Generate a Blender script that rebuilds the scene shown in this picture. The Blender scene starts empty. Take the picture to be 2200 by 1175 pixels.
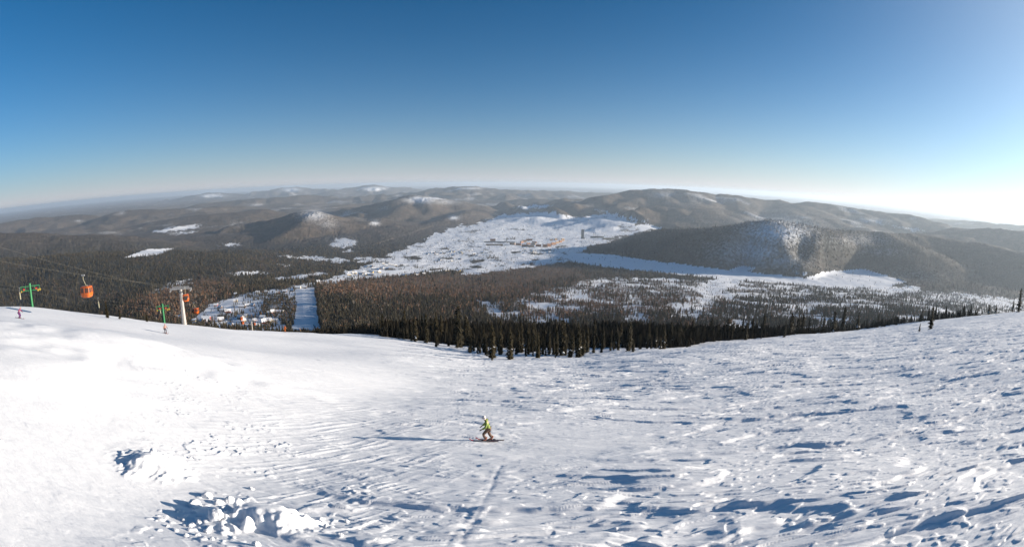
import bpy, bmesh, math, random
import numpy as np
from mathutils import Vector, Matrix

random.seed(7)
SC = bpy.context.scene
COL = SC.collection

# ------------------------------------------------------------------ camera
F = 1200.0                                    # focal length in pixels of a 2200 px wide frame (equisolid fisheye)
PITCH, ROLL = math.radians(9.3), math.radians(0.5)
_U = np.array([0, math.sin(PITCH), math.cos(PITCH)])
_X = np.array([1.0, 0, 0])
EX = math.cos(ROLL) * _X + math.sin(ROLL) * _U
EY = -math.sin(ROLL) * _X + math.cos(ROLL) * _U
EF = np.array([0, math.cos(PITCH), -math.sin(PITCH)])
cam = bpy.data.cameras.new('camera')
cam.type = 'PANO'
(cam if hasattr(cam, 'panorama_type') else cam.cycles).panorama_type = 'FISHEYE_EQUISOLID'
_pc = cam if hasattr(cam, 'panorama_type') else cam.cycles
_pc.fisheye_lens = F * 36.0 / 2200.0
_pc.fisheye_fov = math.radians(179)
cam.sensor_width = 36.0
cam.clip_start, cam.clip_end = 0.1, 200000.0
cam_o = bpy.data.objects.new('camera', cam)
COL.objects.link(cam_o)
cam_o.matrix_world = Matrix(((EX[0], EY[0], -EF[0], 0), (EX[1], EY[1], -EF[1], 0), (EX[2], EY[2], -EF[2], 0), (0, 0, 0, 1)))
SC.camera = cam_o

# ------------------------------------------------------------------ sky, sun, exposure
SUN_EL, SUN_AZ = math.radians(10.0), math.radians(84.0)      # azimuth from +Y towards +X
w = bpy.data.worlds.new('World'); SC.world = w; w.use_nodes = True
nt = w.node_tree
sky = nt.nodes.new('ShaderNodeTexSky')
sky.sky_type = 'NISHITA'; sky.sun_disc = False
sky.sun_elevation = SUN_EL; sky.sun_rotation = SUN_AZ
sky.altitude = 1200; sky.air_density = 0.8; sky.dust_density = 0.4; sky.ozone_density = 4.2
bg = nt.nodes['Background']; bg.inputs[1].default_value = 0.056
# thin ground mist in the lowest sky and the pale glow round the low sun, by sky direction
def _n(kind, **k):
    n = nt.nodes.new(kind)
    for a_, v_ in k.items(): setattr(n, a_, v_)
    return n
def _m(op, a_, b_=None):
    n = _n('ShaderNodeMath', operation=op)
    for i_, v_ in enumerate((a_, b_)):
        if v_ is None: continue
        if isinstance(v_, (int, float)): n.inputs[i_].default_value = v_
        else: nt.links.new(v_, n.inputs[i_])
    return n.outputs[0]
_tc = _n('ShaderNodeTexCoord'); _sp = _n('ShaderNodeSeparateXYZ'); nt.links.new(_tc.outputs['Generated'], _sp.inputs[0])
_el = _m('MAXIMUM', _sp.outputs[2], 0.0)
_dt = _n('ShaderNodeVectorMath', operation='DOT_PRODUCT'); nt.links.new(_tc.outputs['Generated'], _dt.inputs[0])
_dt.inputs[1].default_value = (math.cos(SUN_EL) * math.sin(SUN_AZ), math.cos(SUN_EL) * math.cos(SUN_AZ), math.sin(SUN_EL))
_mist = _m('ADD', _m('MULTIPLY', _m('EXPONENT', _m('MULTIPLY', _el, -19.0)), .69), _m('MULTIPLY', _m('EXPONENT', _m('MULTIPLY', _el, -8.5)), .45))
_dc = _m('MAXIMUM', _dt.outputs['Value'], 0.0)
_glow = _m('ADD', _m('MULTIPLY', _m('POWER', _dc, 6.5), .9), _m('MULTIPLY', _m('EXPONENT', _m('MULTIPLY', _el, -9.0)), _m('MULTIPLY', _m('POWER', _dc, 1.6), 1.0)))
_mx = _n('ShaderNodeMix', data_type='RGBA'); _ti = _n('ShaderNodeMix', data_type='RGBA', blend_type='MULTIPLY'); _ti.inputs[0].default_value = 1.0; nt.links.new(sky.outputs[0], _ti.inputs[6]); _ti.inputs[7].default_value = (.16, .93, 1.04, 1)
nt.links.new(_mist, _mx.inputs[0]); nt.links.new(_ti.outputs[2], _mx.inputs[6]); _mx.inputs[7].default_value = (5.0, 5.2, 5.5, 1)
_gl = _n('ShaderNodeMix', data_type='RGBA', blend_type='ADD'); _gl.inputs[0].default_value = 1.0
_gc = _n('ShaderNodeMix', data_type='RGBA'); nt.links.new(_glow, _gc.inputs[0]); _gc.inputs[6].default_value = (0, 0, 0, 1); _gc.inputs[7].default_value = (6.2, 6.0, 5.3, 1)
nt.links.new(_mx.outputs[2], _gl.inputs[6]); nt.links.new(_gc.outputs[2], _gl.inputs[7]); nt.links.new(_gl.outputs[2], bg.inputs[0])
sl = bpy.data.lights.new('sun', 'SUN'); sl.energy = 5.0; sl.angle = math.radians(0.5); sl.color = (1.0, 0.885, 0.75)
sun = bpy.data.objects.new('sun', sl); COL.objects.link(sun)
SDIR = Vector((math.cos(SUN_EL) * math.sin(SUN_AZ), math.cos(SUN_EL) * math.cos(SUN_AZ), math.sin(SUN_EL)))
sun.rotation_euler = SDIR.to_track_quat('Z', 'Y').to_euler()
SC.view_settings.view_transform = 'Standard'; SC.view_settings.look = 'None'
SC.view_settings.gamma = 1.0; SC.view_settings.exposure = 1.0
SC.cycles.use_denoising = True
SC.cycles.max_bounces = 6; SC.cycles.diffuse_bounces = 3; SC.cycles.volume_bounces = 1; SC.cycles.transparent_max_bounces = 8

# ------------------------------------------------------------------ helpers
def ss(a, b, x): t = np.clip((x - a) / (b - a), 0, 1); return t * t * (3 - 2 * t)

def ray(px, py):
    px = np.asarray(px, float); py = np.asarray(py, float)
    x = px - 1100.0; y = 587.5 - py; r = np.hypot(x, y) + 1e-9; t = 2 * np.arcsin(np.clip(r / 2 / F, 0, 1))
    a = (np.sin(t) * x / r)[..., None]; b = (np.sin(t) * y / r)[..., None]
    return a * EX + b * EY + np.cos(t)[..., None] * EF

def project(x, y, z):
    n = np.sqrt(x * x + y * y + z * z) + 1e-9
    a = (x * EX[0] + y * EX[1] + z * EX[2]) / n; b = (x * EY[0] + y * EY[1] + z * EY[2]) / n
    f = np.clip((x * EF[0] + y * EF[1] + z * EF[2]) / n, -1, 1)
    r = 2 * F * np.sin(np.arccos(f) / 2); s = np.hypot(a, b) + 1e-9
    return 1100 + r * a / s, 587.5 - r * b / s

def at(px, py, d):                                # world point on a sight line at horizontal distance d
    v = ray(px, py); return v * (d / math.hypot(v[0], v[1]))

def perlin(x, y, seed=0):
    xi = np.floor(x).astype(np.int64); yi = np.floor(y).astype(np.int64)
    xf = x - xi; yf = y - yi
    u = xf * xf * xf * (xf * (xf * 6 - 15) + 10); v = yf * yf * yf * (yf * (yf * 6 - 15) + 10)
    def g(ix, iy, dx, dy):
        h = (ix * 374761393 + iy * 668265263 + seed * 974634629) & 0x7fffffff
        h = ((h ^ (h >> 13)) * 1274126177) & 0x7fffffff
        h = (h ^ (h >> 16)) & 1023
        a = h * (2 * math.pi / 1024)
        return np.cos(a) * dx + np.sin(a) * dy
    n0 = g(xi, yi, xf, yf); n1 = g(xi + 1, yi, xf - 1, yf)
    n2 = g(xi, yi + 1, xf, yf - 1); n3 = g(xi + 1, yi + 1, xf - 1, yf - 1)
    a = n0 + u * (n1 - n0); b = n2 + u * (n3 - n2)
    return (a + v * (b - a)) * 1.5

def fbm(x, y, o, seed=0, gain=.5):
    s = np.zeros(np.shape(x)); a = 1.0; f = 1.0
    for i in range(o):
        s = s + a * perlin(x * f + 17.3 * i, y * f - 9.1 * i, seed + i); a *= gain; f *= 2.03
    return s

def inpoly(px, py, poly):
    p = np.asarray(poly, float); n = len(p); r = np.zeros(px.shape, bool)
    m = (px >= p[:, 0].min()) & (px <= p[:, 0].max()) & (py >= p[:, 1].min()) & (py <= p[:, 1].max())
    if not m.any(): return r
    x = px[m]; y = py[m]; c = np.zeros(x.shape, bool)
    for i in range(n):
        x1, y1 = p[i]; x2, y2 = p[i - 1]
        if y1 == y2: continue
        c ^= ((y1 > y) != (y2 > y)) & (x < (x2 - x1) * (y - y1) / (y2 - y1) + x1)
    r[m] = c
    return r

def mesh_np(name, verts, faces, mat=None, smooth=True, attrs=None, mats=None, midx=None, parent=None, link=True):
    """verts n x 3, faces list of int arrays (m x 3 / m x 4) -> one object"""
    me = bpy.data.meshes.new(name)
    if not isinstance(faces, (list, tuple)): faces = [faces]
    faces = [np.asarray(f, np.int32) for f in faces if len(f)]
    loops = np.concatenate([f.ravel() for f in faces])
    tot = np.concatenate([np.full(len(f), f.shape[1], np.int32) for f in faces])
    me.vertices.add(len(verts)); me.vertices.foreach_set('co', np.asarray(verts, np.float32).ravel())
    me.loops.add(len(loops)); me.loops.foreach_set('vertex_index', loops)
    me.polygons.add(len(tot)); st = np.zeros(len(tot), np.int32); st[1:] = np.cumsum(tot)[:-1]
    me.polygons.foreach_set('loop_start', st); me.polygons.foreach_set('loop_total', tot)
    me.polygons.foreach_set('use_smooth', np.full(len(tot), smooth, bool))
    for k, v in (attrs or {}).items():
        v = np.asarray(v, np.float32)
        if v.ndim == 1: a = me.attributes.new(k, 'FLOAT', 'POINT'); a.data.foreach_set('value', v)
        else:
            if v.shape[1] == 3: v = np.concatenate([v, np.ones((len(v), 1), np.float32)], 1)
            a = me.attributes.new(k, 'FLOAT_COLOR', 'POINT'); a.data.foreach_set('color', v.ravel())
    for m in (mats or ([mat] if mat else [])): me.materials.append(m)
    if midx is not None: me.polygons.foreach_set('material_index', np.asarray(midx, np.int32))
    me.update(calc_edges=True)
    o = bpy.data.objects.new(name, me)
    if link: COL.objects.link(o)
    if parent: o.parent = parent
    return o

def grid_faces(na, nd):
    i = np.arange(na - 1)[:, None] * nd + np.arange(nd - 1)[None, :]
    i = i.ravel()
    return np.stack([i, i + nd, i + nd + 1, i + 1], 1)

def new_mat(name):
    m = bpy.data.materials.new(name); m.use_nodes = True
    return m, m.node_tree, m.node_tree.nodes['Principled BSDF']

def mat(name, col, rough=.6, metal=0.0, var=.12, scale=6.0, bump=0.0, spec=.3):
    """plain procedural material: base colour varied by noise"""
    m, t, b = new_mat(name)
    tc = t.nodes.new('ShaderNodeTexCoord'); n = t.nodes.new('ShaderNodeTexNoise'); n.inputs['Scale'].default_value = scale
    n.inputs['Detail'].default_value = 4
    t.links.new(tc.outputs['Object'], n.inputs['Vector'])
    r = t.nodes.new('ShaderNodeValToRGB')
    r.color_ramp.elements[0].position = .3; r.color_ramp.elements[1].position = .7
    r.color_ramp.elements[0].color = (*[c * (1 - var) for c in col], 1)
    r.color_ramp.elements[1].color = (*[min(1, c * (1 + var)) for c in col], 1)
    t.links.new(n.outputs[0], r.inputs[0]); t.links.new(r.outputs[0], b.inputs['Base Color'])
    b.inputs['Roughness'].default_value = rough; b.inputs['Metallic'].default_value = metal
    b.inputs['Specular IOR Level'].default_value = spec
    if bump:
        bp = t.nodes.new('ShaderNodeBump'); bp.inputs['Strength'].default_value = bump
        t.links.new(n.outputs[0], bp.inputs['Height']); t.links.new(bp.outputs[0], b.inputs['Normal'])
    return m

def tag(o, label=None, cat=None, group=None, kind=None):
    if label: o['label'] = label
    if cat: o['category'] = cat
    if group: o['group'] = group
    if kind: o['kind'] = kind
    return o

# ------------------------------------------------------------------ terrain heights
AZK = np.radians([-70, -55, -43, -37, -25, -20, -13, -8, -3, 7.6, 14, 19, 25, 35, 45, 55, 70])
SK = np.array([.060, .100, .148, .173, .215, .228, .243, .258, .270, .2685, .258, .250, .235, .2106, .1725, .131, .070])
LK = np.array([110, 120, 122, 125, 155, 160, 190, 225, 240, 240, 200, 190, 220, 300, 350, 400, 400.])
CAMH = 6.5
# depth of the valley side below the camera, by azimuth (columns) and distance
DK = np.array([300, 450, 600, 800, 1000, 1200, 1400, 2000, 2800, 4200, 6000, 80000.])
ZA = np.radians([-70, -55, -38, -22, -5, 15, 30, 45, 70])
ZT = np.array([
    [85, 125, 165, 212, 255, 290, 318, 375, 425, 470, 490, 520],
    [88, 130, 170, 214, 250, 285, 312, 372, 425, 470, 490, 520],
    [92, 140, 178, 212, 234, 250, 264, 322, 395, 470, 490, 520],
    [95, 142, 180, 213, 232, 246, 258, 328, 400, 475, 490, 520],
    [92, 138, 181, 221, 252, 275, 297, 365, 438, 478, 490, 520],
    [92, 138, 180, 218, 248, 272, 295, 362, 435, 478, 490, 520],
    [92, 132, 168, 205, 238, 265, 288, 352, 430, 470, 490, 520],
    [72, 108, 142, 178, 210, 236, 258, 322, 405, 460, 490, 520],
    [72, 108, 142, 178, 210, 236, 258, 322, 405, 460, 490, 520.]])

def smi(a, V, w=math.radians(6)):                               # knots blended over a few degrees
    o = np.linspace(-w, w, 25); g = np.exp(-(o / w * 1.8) ** 2); g /= g.sum()
    return sum(gi * np.interp(a + oi, AZK, V) for oi, gi in zip(o, g))
def base_z(az, d):
    """near plane up to the lip, then the valley side; az, d are 2-D grids that are constant along their axes"""
    a = az[:, 0]; dd = d
    s = smi(a, SK)[:, None]; L = smi(a, LK)[:, None]
    def sl(d_): q = ss(25, 110, d_); return q * s + (1 - q) * .27 * np.cos(az)
    near = -(CAMH + sl(dd) * dd)
    def tilt_(x_, d_): return .15 * np.logaddexp(0, -(x_ + 11) * .8) / .8 * ss(95, 40, d_)
    near = near + tilt_(dd * np.sin(az), dd)
    tab = np.stack([np.interp(a, ZA, ZT[:, j]) for j in range(len(DK))], 1)      # na x nk
    out = np.empty_like(dd)
    for i in range(len(a)):
        l = L[i, 0]; zl = -(CAMH + s[i, 0] * l)
        k = DK > l + 70
        xs = np.concatenate([[1, l * .97, l], DK[k]]); zs = np.concatenate([[-CAMH, -(CAMH + s[i, 0] * l * .97), zl], -tab[i][k]])
        out[i] = np.interp(np.log(dd[i]), np.log(xs), zs)
        lin = dd[i] < l
        out[i][lin] = near[i][lin]
    return out, L

# ridge lines: (px, py, distance) of crest points, side slope, rounding radius
HILLS = [
    ([(560, 484, 6500), (610, 468, 6300), (665, 448, 6300), (700, 463, 6300), (735, 480, 6100)], .27, 50),
    ([(665, 453, 6300), (655, 472, 5800), (622, 495, 5300), (590, 512, 5000)], .30, 60),
    ([(712, 470, 6200), (735, 492, 5600), (740, 510, 5200)], .28, 60),
    ([(895, 423, 9000), (880, 440, 8400), (845, 458, 7700), (820, 470, 7300)], .27, 80),
    ([(1385, 416, 9000), (1360, 440, 8000), (1330, 455, 7400)], .24, 90), ([(1560, 424, 9200), (1590, 450, 8200), (1600, 470, 7600)], .24, 90),
    
    ([(1900, 500, 4500), (1945, 520, 4200)], .26, 80),
    ([(770, 452, 9300), (850, 431, 9000), (895, 422, 9000), (950, 428, 9000), (1010, 446, 8700), (1060, 458, 8200)], .23, 110),
    ([(870, 455, 8200), (900, 470, 7400)], .22, 150),
    ([(1010, 452, 8000), (985, 463, 7200), (968, 465, 6900), (925, 480, 6500), (870, 497, 6100)], .24, 90),
    ([(760, 470, 7600), (800, 478, 7000), (790, 485, 6500)], .2, 120),
    ([(1250, 452, 8600), (1330, 426, 9000), (1385, 416, 9000), (1435, 404, 9000), (1480, 420, 9000), (1560, 423, 9200), (1620, 428, 9400),
      (1700, 437, 9500), (1790, 443, 9500), (1870, 449, 9500), (1940, 462, 9400), (2010, 482, 9000)], .19, 70),
    ([(1435, 410, 9000), (1490, 440, 7800), (1540, 468, 6800)], .16, 200),
    ([(1700, 438, 9500), (1760, 460, 8000)], .15, 200),
    ([(1275, 532, 4050), (1440, 492, 4100), (1550, 487, 3900), (1605, 483, 3700), (1635, 477, 3620), (1668, 474, 3600), (1705, 480, 3680), (1740, 488, 3850), (1780, 496, 4100)], .43, 160),
    ([(1780, 495, 4100), (1850, 497, 4500), (1980, 505, 4900), (2080, 520, 4900), (2210, 545, 4700)], .31, 110),
    ([(1990, 505, 7300), (2060, 496, 7000), (2130, 491, 6800), (2230, 490, 6800)], .2, 120),
    ([(2030, 472, 14000), (2110, 480, 13000), (2230, 487, 12500)], .15, 300),
    ([(1080, 472, 6900), (1150, 464, 7000), (1195, 476, 6800)], .13, 90),
    ([(1255, 472, 6800), (1300, 466, 6600), (1350, 481, 6200)], .13, 90),
    ([(640, 522, 5000), (740, 513, 5000), (815, 520, 4900)], .14, 120),
    ([(-60, 497, 5400), (0, 500, 5300), (110, 508, 5000), (230, 522, 4600)], .17, 200),
    ([(-60, 560, 3000), (60, 560, 3000), (150, 575, 2600)], .12, 250),
    ([(0, 479, 12000), (80, 471, 12000), (150, 463, 12000), (230, 468, 11500)], .22, 250),
    ([(250, 459, 11000), (330, 451, 11000), (420, 447, 11000), (520, 443, 12000)], .22, 250),
    ([(350, 472, 8800), (450, 462, 8600), (560, 452, 8800)], .22, 250),
    ([(440, 438, 14500), (560, 426, 15000), (680, 420, 15500), (770, 424, 15000)], .2, 300),
    ([(590, 414, 30000), (625, 402, 30000), (660, 412, 30000)], .15, 500),
    ([(720, 411, 24000), (770, 406, 26000), (803, 398, 26000), (835, 404, 26000), (880, 412, 25000)], .15, 400),
    ([(900, 415, 16000), (960, 410, 16000), (1010, 401, 16000), (1080, 410, 16000), (1200, 411, 16500), (1320, 415, 17000)], .12, 400),
    ([(410, 428, 30000), (455, 415, 30000), (520, 418, 32000)], .13, 600),
    ([(1150, 428, 11500), (1240, 432, 11000)], .12, 300),
    ([(1080, 433, 12500), (1010, 430, 12000), (940, 432, 12500)], .12, 300),
]

def hills(x, y, base):
    z = base.copy()
    hgt = np.zeros_like(base)
    for pts, sl_, r0 in HILLS:
        p = np.array([at(*q) for q in pts])
        top = p[:, 2].max(); R = (top + 530) / sl_ + r0 * 2 + 1500
        m = (x > p[:, 0].min() - R) & (x < p[:, 0].max() + R) & (y > p[:, 1].min() - R) & (y < p[:, 1].max() + R)
        if not m.any(): continue
        X = x[m]; Y = y[m]; best = np.full(X.shape, -1e9)
        wk = 1.0 if np.hypot(p[:, 0], p[:, 1]).mean() > 5200 else .3
        wob = 1 + wk * (.35 * perlin(X / 900, Y / 900, 5) + .25 * perlin(X / 330, Y / 330, 6))
        for i in range(len(p) - 1):
            a, b = p[i], p[i + 1]; dx, dy = b[0] - a[0], b[1] - a[1]
            t = np.clip(((X - a[0]) * dx + (Y - a[1]) * dy) / (dx * dx + dy * dy), 0, 1)
            r = np.hypot(X - a[0] - t * dx, Y - a[1] - t * dy)
            h = a[2] + t * (b[2] - a[2]) - sl_ * (np.sqrt(r * r + r0 * r0) - r0) * (1 + (wob - 1) * ss(0, 500, r))
            best = np.maximum(best, h)
        k = 14.0                     # soft maximum
        zz = z[m]; d_ = best - zz
        u = np.clip(.5 + .5 * d_ / k, 0, 1)
        z[m] = zz * (1 - u) + best * u + k * u * (1 - u)
        hgt[m] = np.maximum(hgt[m], np.clip(d_, 0, None))
    return z, hgt
# ------------------------------------------------------------------ land cover traced as regions of the valley
SNOW = [   # polygons (reference pixels), strength
    ([(735, 592), (790, 572), (850, 540), (888, 528), (935, 505), (985, 482), (1000, 487), (1062, 470), (1080, 460), (1100, 461), (1180, 455), (1240, 468), (1290, 460),
      (1325, 464), (1362, 480), (1432, 488), (1350, 505), (1292, 515), (1262, 530), (1240, 545), (1235, 560), (1190, 566), (1110, 578), (995, 592), (990, 578), (930, 584), (860, 590), (800, 592)], 1),
    ([(1225, 543), (1300, 546), (1400, 560), (1500, 572), (1570, 581), (1690, 593), (1800, 606), (1870, 620), (1790, 617), (1640, 606), (1560, 600), (1500, 594), (1400, 584), (1310, 575), (1235, 564)], 1.3),
    ([(1230, 548), (1225, 538), (1260, 520), (1300, 512), (1310, 518), (1260, 532), (1250, 545)], 1),
    ([(440, 660), (500, 640), (590, 622), (700, 601), (860, 584), (990, 573), (990, 578), (860, 591), (700, 609), (600, 630), (520, 645), (450, 668)], 1),
    ([(700, 600), (760, 578), (830, 560), (800, 585), (740, 600)], 1),
    ([(580, 599), (650, 589), (705, 585), (705, 590), (640, 600), (590, 604)], 1),
    ([(580, 548), (640, 551), (740, 555), (830, 552), (800, 563), (720, 563), (640, 557)], 1),
    ([(265, 554), (315, 536), (375, 533), (345, 546), (300, 551)], 1.3),
    ([(330, 498), (348, 490), (432, 481), (425, 489), (352, 502)], .8),
    ([(345, 505), (400, 497), (440, 494), (400, 503)], .8),
    ([(708, 520), (730, 512), (768, 516), (772, 530), (740, 533), (712, 532)], .7),
    ([(730, 535), (790, 545), (735, 543)], .6),
    ([(474, 522), (540, 526), (480, 529)], .9),
    ([(390, 552), (425, 552), (430, 557)], .8),
    ([(1735, 597), (1765, 585), (1800, 582), (1850, 577), (1900, 590), (1945, 606), (1890, 622), (1850, 617), (1790, 606)], 1.2),
    ([(1695, 585), (1740, 583), (1730, 592)], 1),
    ([(1568, 582), (1592, 571), (1628, 576), (1615, 585)], 1.2),
    ([(1258, 445), (1290, 452), (1330, 461), (1388, 474), (1386, 478), (1330, 466), (1285, 455)], .9),
    ([(1195, 424), (1200, 424), (1214, 446), (1209, 446)], .8),
    ([(1100, 449), (1140, 441), (1200, 439), (1170, 447)], .9),
    ([(1820, 464), (1870, 470), (1910, 480), (2000, 496), (1960, 499), (1890, 482)], .55),
    ([(638, 620), (674, 617), (679, 650), (690, 722), (626, 722), (637, 660)], 1.3),
    ([(1025, 642), (1038, 640), (1105, 695), (1080, 695), (1035, 660)], 1),
    ([(300, 628), (350, 610), (400, 596), (440, 598), (400, 615), (340, 632)], .45),
    ([(395, 704), (455, 655), (520, 632), (640, 622), (640, 668), (628, 720)], .95),
    ([(580, 565), (660, 568), (600, 575)], .5), ([(480, 585), (560, 583), (600, 590), (520, 592)], .6),
    ([(1860, 620), (1960, 612), (1990, 625), (1920, 632)], .9),
    ([(2080, 640), (2200, 640), (2200, 662), (2130, 660)], .55),
    ([(1960, 625), (2080, 640), (2100, 655), (1980, 650)], .5),
    ([(1490, 620), (1560, 590), (1600, 600), (1540, 640), (1500, 690), (1470, 690), (1510, 640)], .9),
]
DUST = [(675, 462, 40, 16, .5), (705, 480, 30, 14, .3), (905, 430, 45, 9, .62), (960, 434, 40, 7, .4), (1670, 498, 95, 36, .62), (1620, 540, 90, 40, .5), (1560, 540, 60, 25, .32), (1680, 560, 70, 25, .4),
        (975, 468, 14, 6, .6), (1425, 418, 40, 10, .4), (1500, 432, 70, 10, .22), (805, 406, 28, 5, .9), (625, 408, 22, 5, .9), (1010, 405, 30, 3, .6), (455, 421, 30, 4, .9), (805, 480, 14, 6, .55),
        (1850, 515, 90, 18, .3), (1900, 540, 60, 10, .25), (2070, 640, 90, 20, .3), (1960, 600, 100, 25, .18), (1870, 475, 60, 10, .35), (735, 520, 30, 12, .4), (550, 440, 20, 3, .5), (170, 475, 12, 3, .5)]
OPEN = [(1010, 662), (1080, 645), (1180, 625), (1290, 594), (1480, 600), (1640, 606), (1800, 612), (1900, 625), (2010, 625), (2210, 645), (2210, 700), (1800, 720), (1400, 735), (1150, 735)]
LODGE = [(395, 704), (455, 655), (520, 632), (640, 622), (640, 668), (628, 722)]
BROWN = [([(980, 590), (1060, 572), (1200, 560), (1260, 572), (1240, 610), (1080, 640), (900, 640), (690, 640), (680, 610), (860, 592)], 1.0),
         ([(300, 640), (430, 600), (500, 600), (480, 650), (400, 700), (250, 680)], .8), ([(1150, 600), (1700, 610), (1500, 680), (1100, 690)], .62)]

NA, ND = 1500, 800
AZ1 = np.radians(68.0)
D0, D1 = 100.0, 75000.0
az1 = np.linspace(-AZ1, AZ1, NA); ld1 = np.linspace(math.log(D0), math.log(D1), ND)
AZ, DD = np.meshgrid(az1, np.exp(ld1), indexing='ij')
ZB, LL = base_z(AZ, DD)
for _ in range(6):                                             # round the knots of the valley profile
    ZB[:, 1:-1] = .25 * ZB[:, :-2] + .5 * ZB[:, 1:-1] + .25 * ZB[:, 2:]
XX, YY = DD * np.sin(AZ), DD * np.cos(AZ)
PXB, PYB = project(XX, YY, ZB)
valley = inpoly(PXB, PYB, [(560, 640), (700, 560), (950, 480), (1100, 455), (1440, 480), (1300, 530), (1900, 580), (1960, 620), (1500, 660), (900, 640)])
amp = np.interp(np.log(DD), np.log([900, 2500, 5000, 8000, 13000, 30000]), [0, 9, 26, 95, 210, 240]) * np.where(valley, .35, 1)
roll = np.abs(fbm(XX / 2700, YY / 5200, 4, 11)) * -1.3 + .55
ZB += amp * np.clip(roll, -.6, 1.0) * .8
ZZ, HG = hills(XX, YY, ZB)
PXC, PYC = project(XX, YY, ZB)
flat = np.zeros(DD.shape)
for i_ in (1, 14, 15, 16): 
    for ox, oy in ((0, 0), (10, 2), (-10, -2), (5, -4), (-5, 4), (16, 0), (-16, 0)): flat += inpoly(PXC + ox, PYC + oy, SNOW[i_][0]) / 7.0
flat = np.clip(flat, 0, 1)
for _ in range(10): flat[1:-1, 1:-1] = .25 * (flat[:-2, 1:-1] + flat[2:, 1:-1] + flat[1:-1, :-2] + flat[1:-1, 2:])
ZZ = ZZ * (1 - flat) + np.minimum(ZZ, ZB) * flat; HG *= 1 - flat
gul = fbm(XX / 420, YY / 420, 3, 31)
ZZ += np.clip(HG / 120, 0, 1) * np.interp(DD, [4800, 6000], [9, 17]) * gul + np.clip(HG / 200, 0, 1) * np.interp(DD, [4800, 6000], [9, 48]) * fbm(XX / 1000, YY / 2400, 3, 35)
ZZ += ss(300, 900, DD) * 3.0 * fbm(XX / 120, YY / 120, 3, 41)
hz_lim = -DD * math.tan(math.radians(.30))                      # nothing unknown rises above the skyline of the photograph
PX, PY = project(XX, YY, ZZ)
jx = 12 * fbm(PX / 23, PY / 9, 4, 71, .62) ; jy = 3.6 * fbm(PX / 17, PY / 7, 4, 76, .62)
SN = np.zeros(DD.shape)
for pl, v in SNOW:
    jj = .35 if v > 1.15 else 1
    acc = sum(inpoly(PX + jx * jj + ox * jj, PY + jy * jj + oy * jj, pl).astype(float) for ox, oy in ((0, 0), (7, 1.2), (-7, -1.2), (-4, 2), (4, -2))) / 5
    SN = np.maximum(SN, acc * min(v, 1))
SN = np.where((SN > .85) & (DD > 2600) & (PY < 600), SN - .55 * ss(.34, .8, fbm(XX / 260, YY / 330, 4, 95, .6)), SN)
DU = np.zeros(DD.shape)
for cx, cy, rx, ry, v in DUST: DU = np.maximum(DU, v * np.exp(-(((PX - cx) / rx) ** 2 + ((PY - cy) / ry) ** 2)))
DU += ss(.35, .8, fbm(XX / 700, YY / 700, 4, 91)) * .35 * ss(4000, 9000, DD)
OP = inpoly(PX + 2 * jx, PY + jy, OPEN) & (DD > 600)
LO = inpoly(PX, PY, LODGE) & (DD > 600) & (DD < 2500)
BR = np.where(PX < 560, .06, .18) + .30 * ss(4500, 7500, DD) + .25 * fbm(XX / 260, YY / 260, 3, 101)
for pl, v in BROWN: BR = np.where(inpoly(PX + 3 * jx, PY + 3 * jy, pl), v + .4 * fbm(XX / 140, YY / 140, 2, 105), BR)
BR = np.clip(BR, 0, 1)
clump = fbm(XX / 120, YY / 160, 4, 121, .6)
# tree density 0..1
DEN = np.where(SN > .3, 1 - SN * .78 + .5 * ss(.15, .6, fbm(XX / 130, YY / 200, 3, 131)), 1.0)
DEN = np.where((DD < 2600) & (SN > .8) & ~OP, .05, DEN)
DEN = np.where(OP & (SN < .3), np.clip(.06 + 1.1 * ss(-.35, .3, clump + .14 + .5 * ss(1100, 650, DD)), 0, 1.1), DEN)
DEN = np.where(LO, np.where(inpoly(PX + jx, PY + jy, [(560, 645), (600, 632), (640, 640), (640, 720), (615, 720), (605, 685), (560, 678)]), .9, .10 + .7 * ss(.05, .45, clump)), DEN)
pist = inpoly(PX + .3 * jx, PY, SNOW[21][0]); DEN[pist] = 0
DEN[inpoly(PX, PY, SNOW[7][0])] = 0
DEN[inpoly(PX + .5 * jx, PY + .5 * jy, SNOW[14][0])] *= .12
DEN[inpoly(PX + .4 * jx, PY + .4 * jy, SNOW[1][0])] *= .06
DEN[inpoly(PX, PY, [(680, 620), (765, 620), (800, 722), (693, 722)])] = 2.2
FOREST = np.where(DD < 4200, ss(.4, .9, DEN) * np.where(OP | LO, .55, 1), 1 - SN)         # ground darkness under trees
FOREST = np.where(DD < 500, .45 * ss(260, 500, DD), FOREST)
rng = np.random.default_rng(5)
ZZ += rng.normal(0, 1, ZZ.shape) * ss(2200, 4500, DD) * np.where(SN > .3, .4, np.interp(DD, [2500, 4500, 6000], [2.2, 1.7, 1.4])) * np.where(DD > 20000, .2, 1)
# under the near snow sheet the valley sheet runs lower
ZZ -= 5 * (1 - ss(LL + 22, LL + 45, DD))
tm, t, b = new_mat('valley_land')
def attr(t, n):
    a = t.nodes.new('ShaderNodeAttribute'); a.attribute_name = n; return a
def mth(t, op, a, b_=None, clamp=False):
    m = t.nodes.new('ShaderNodeMath'); m.operation = op; m.use_clamp = clamp
    for i, v in enumerate((a, b_)):
        if v is None: continue
        if isinstance(v, (int, float)): m.inputs[i].default_value = v
        else: t.links.new(v, m.inputs[i])
    return m.outputs[0]
def mixc(t, f, a, b_):
    m = t.nodes.new('ShaderNodeMix'); m.data_type = 'RGBA'
    for s_, v in ((0, f), (6, a), (7, b_)):
        if isinstance(v, tuple): m.inputs[s_].default_value = (*v, 1)
        elif isinstance(v, (int, float)): m.inputs[s_].default_value = v
        else: t.links.new(v, m.inputs[s_])
    return m.outputs[2]
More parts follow.
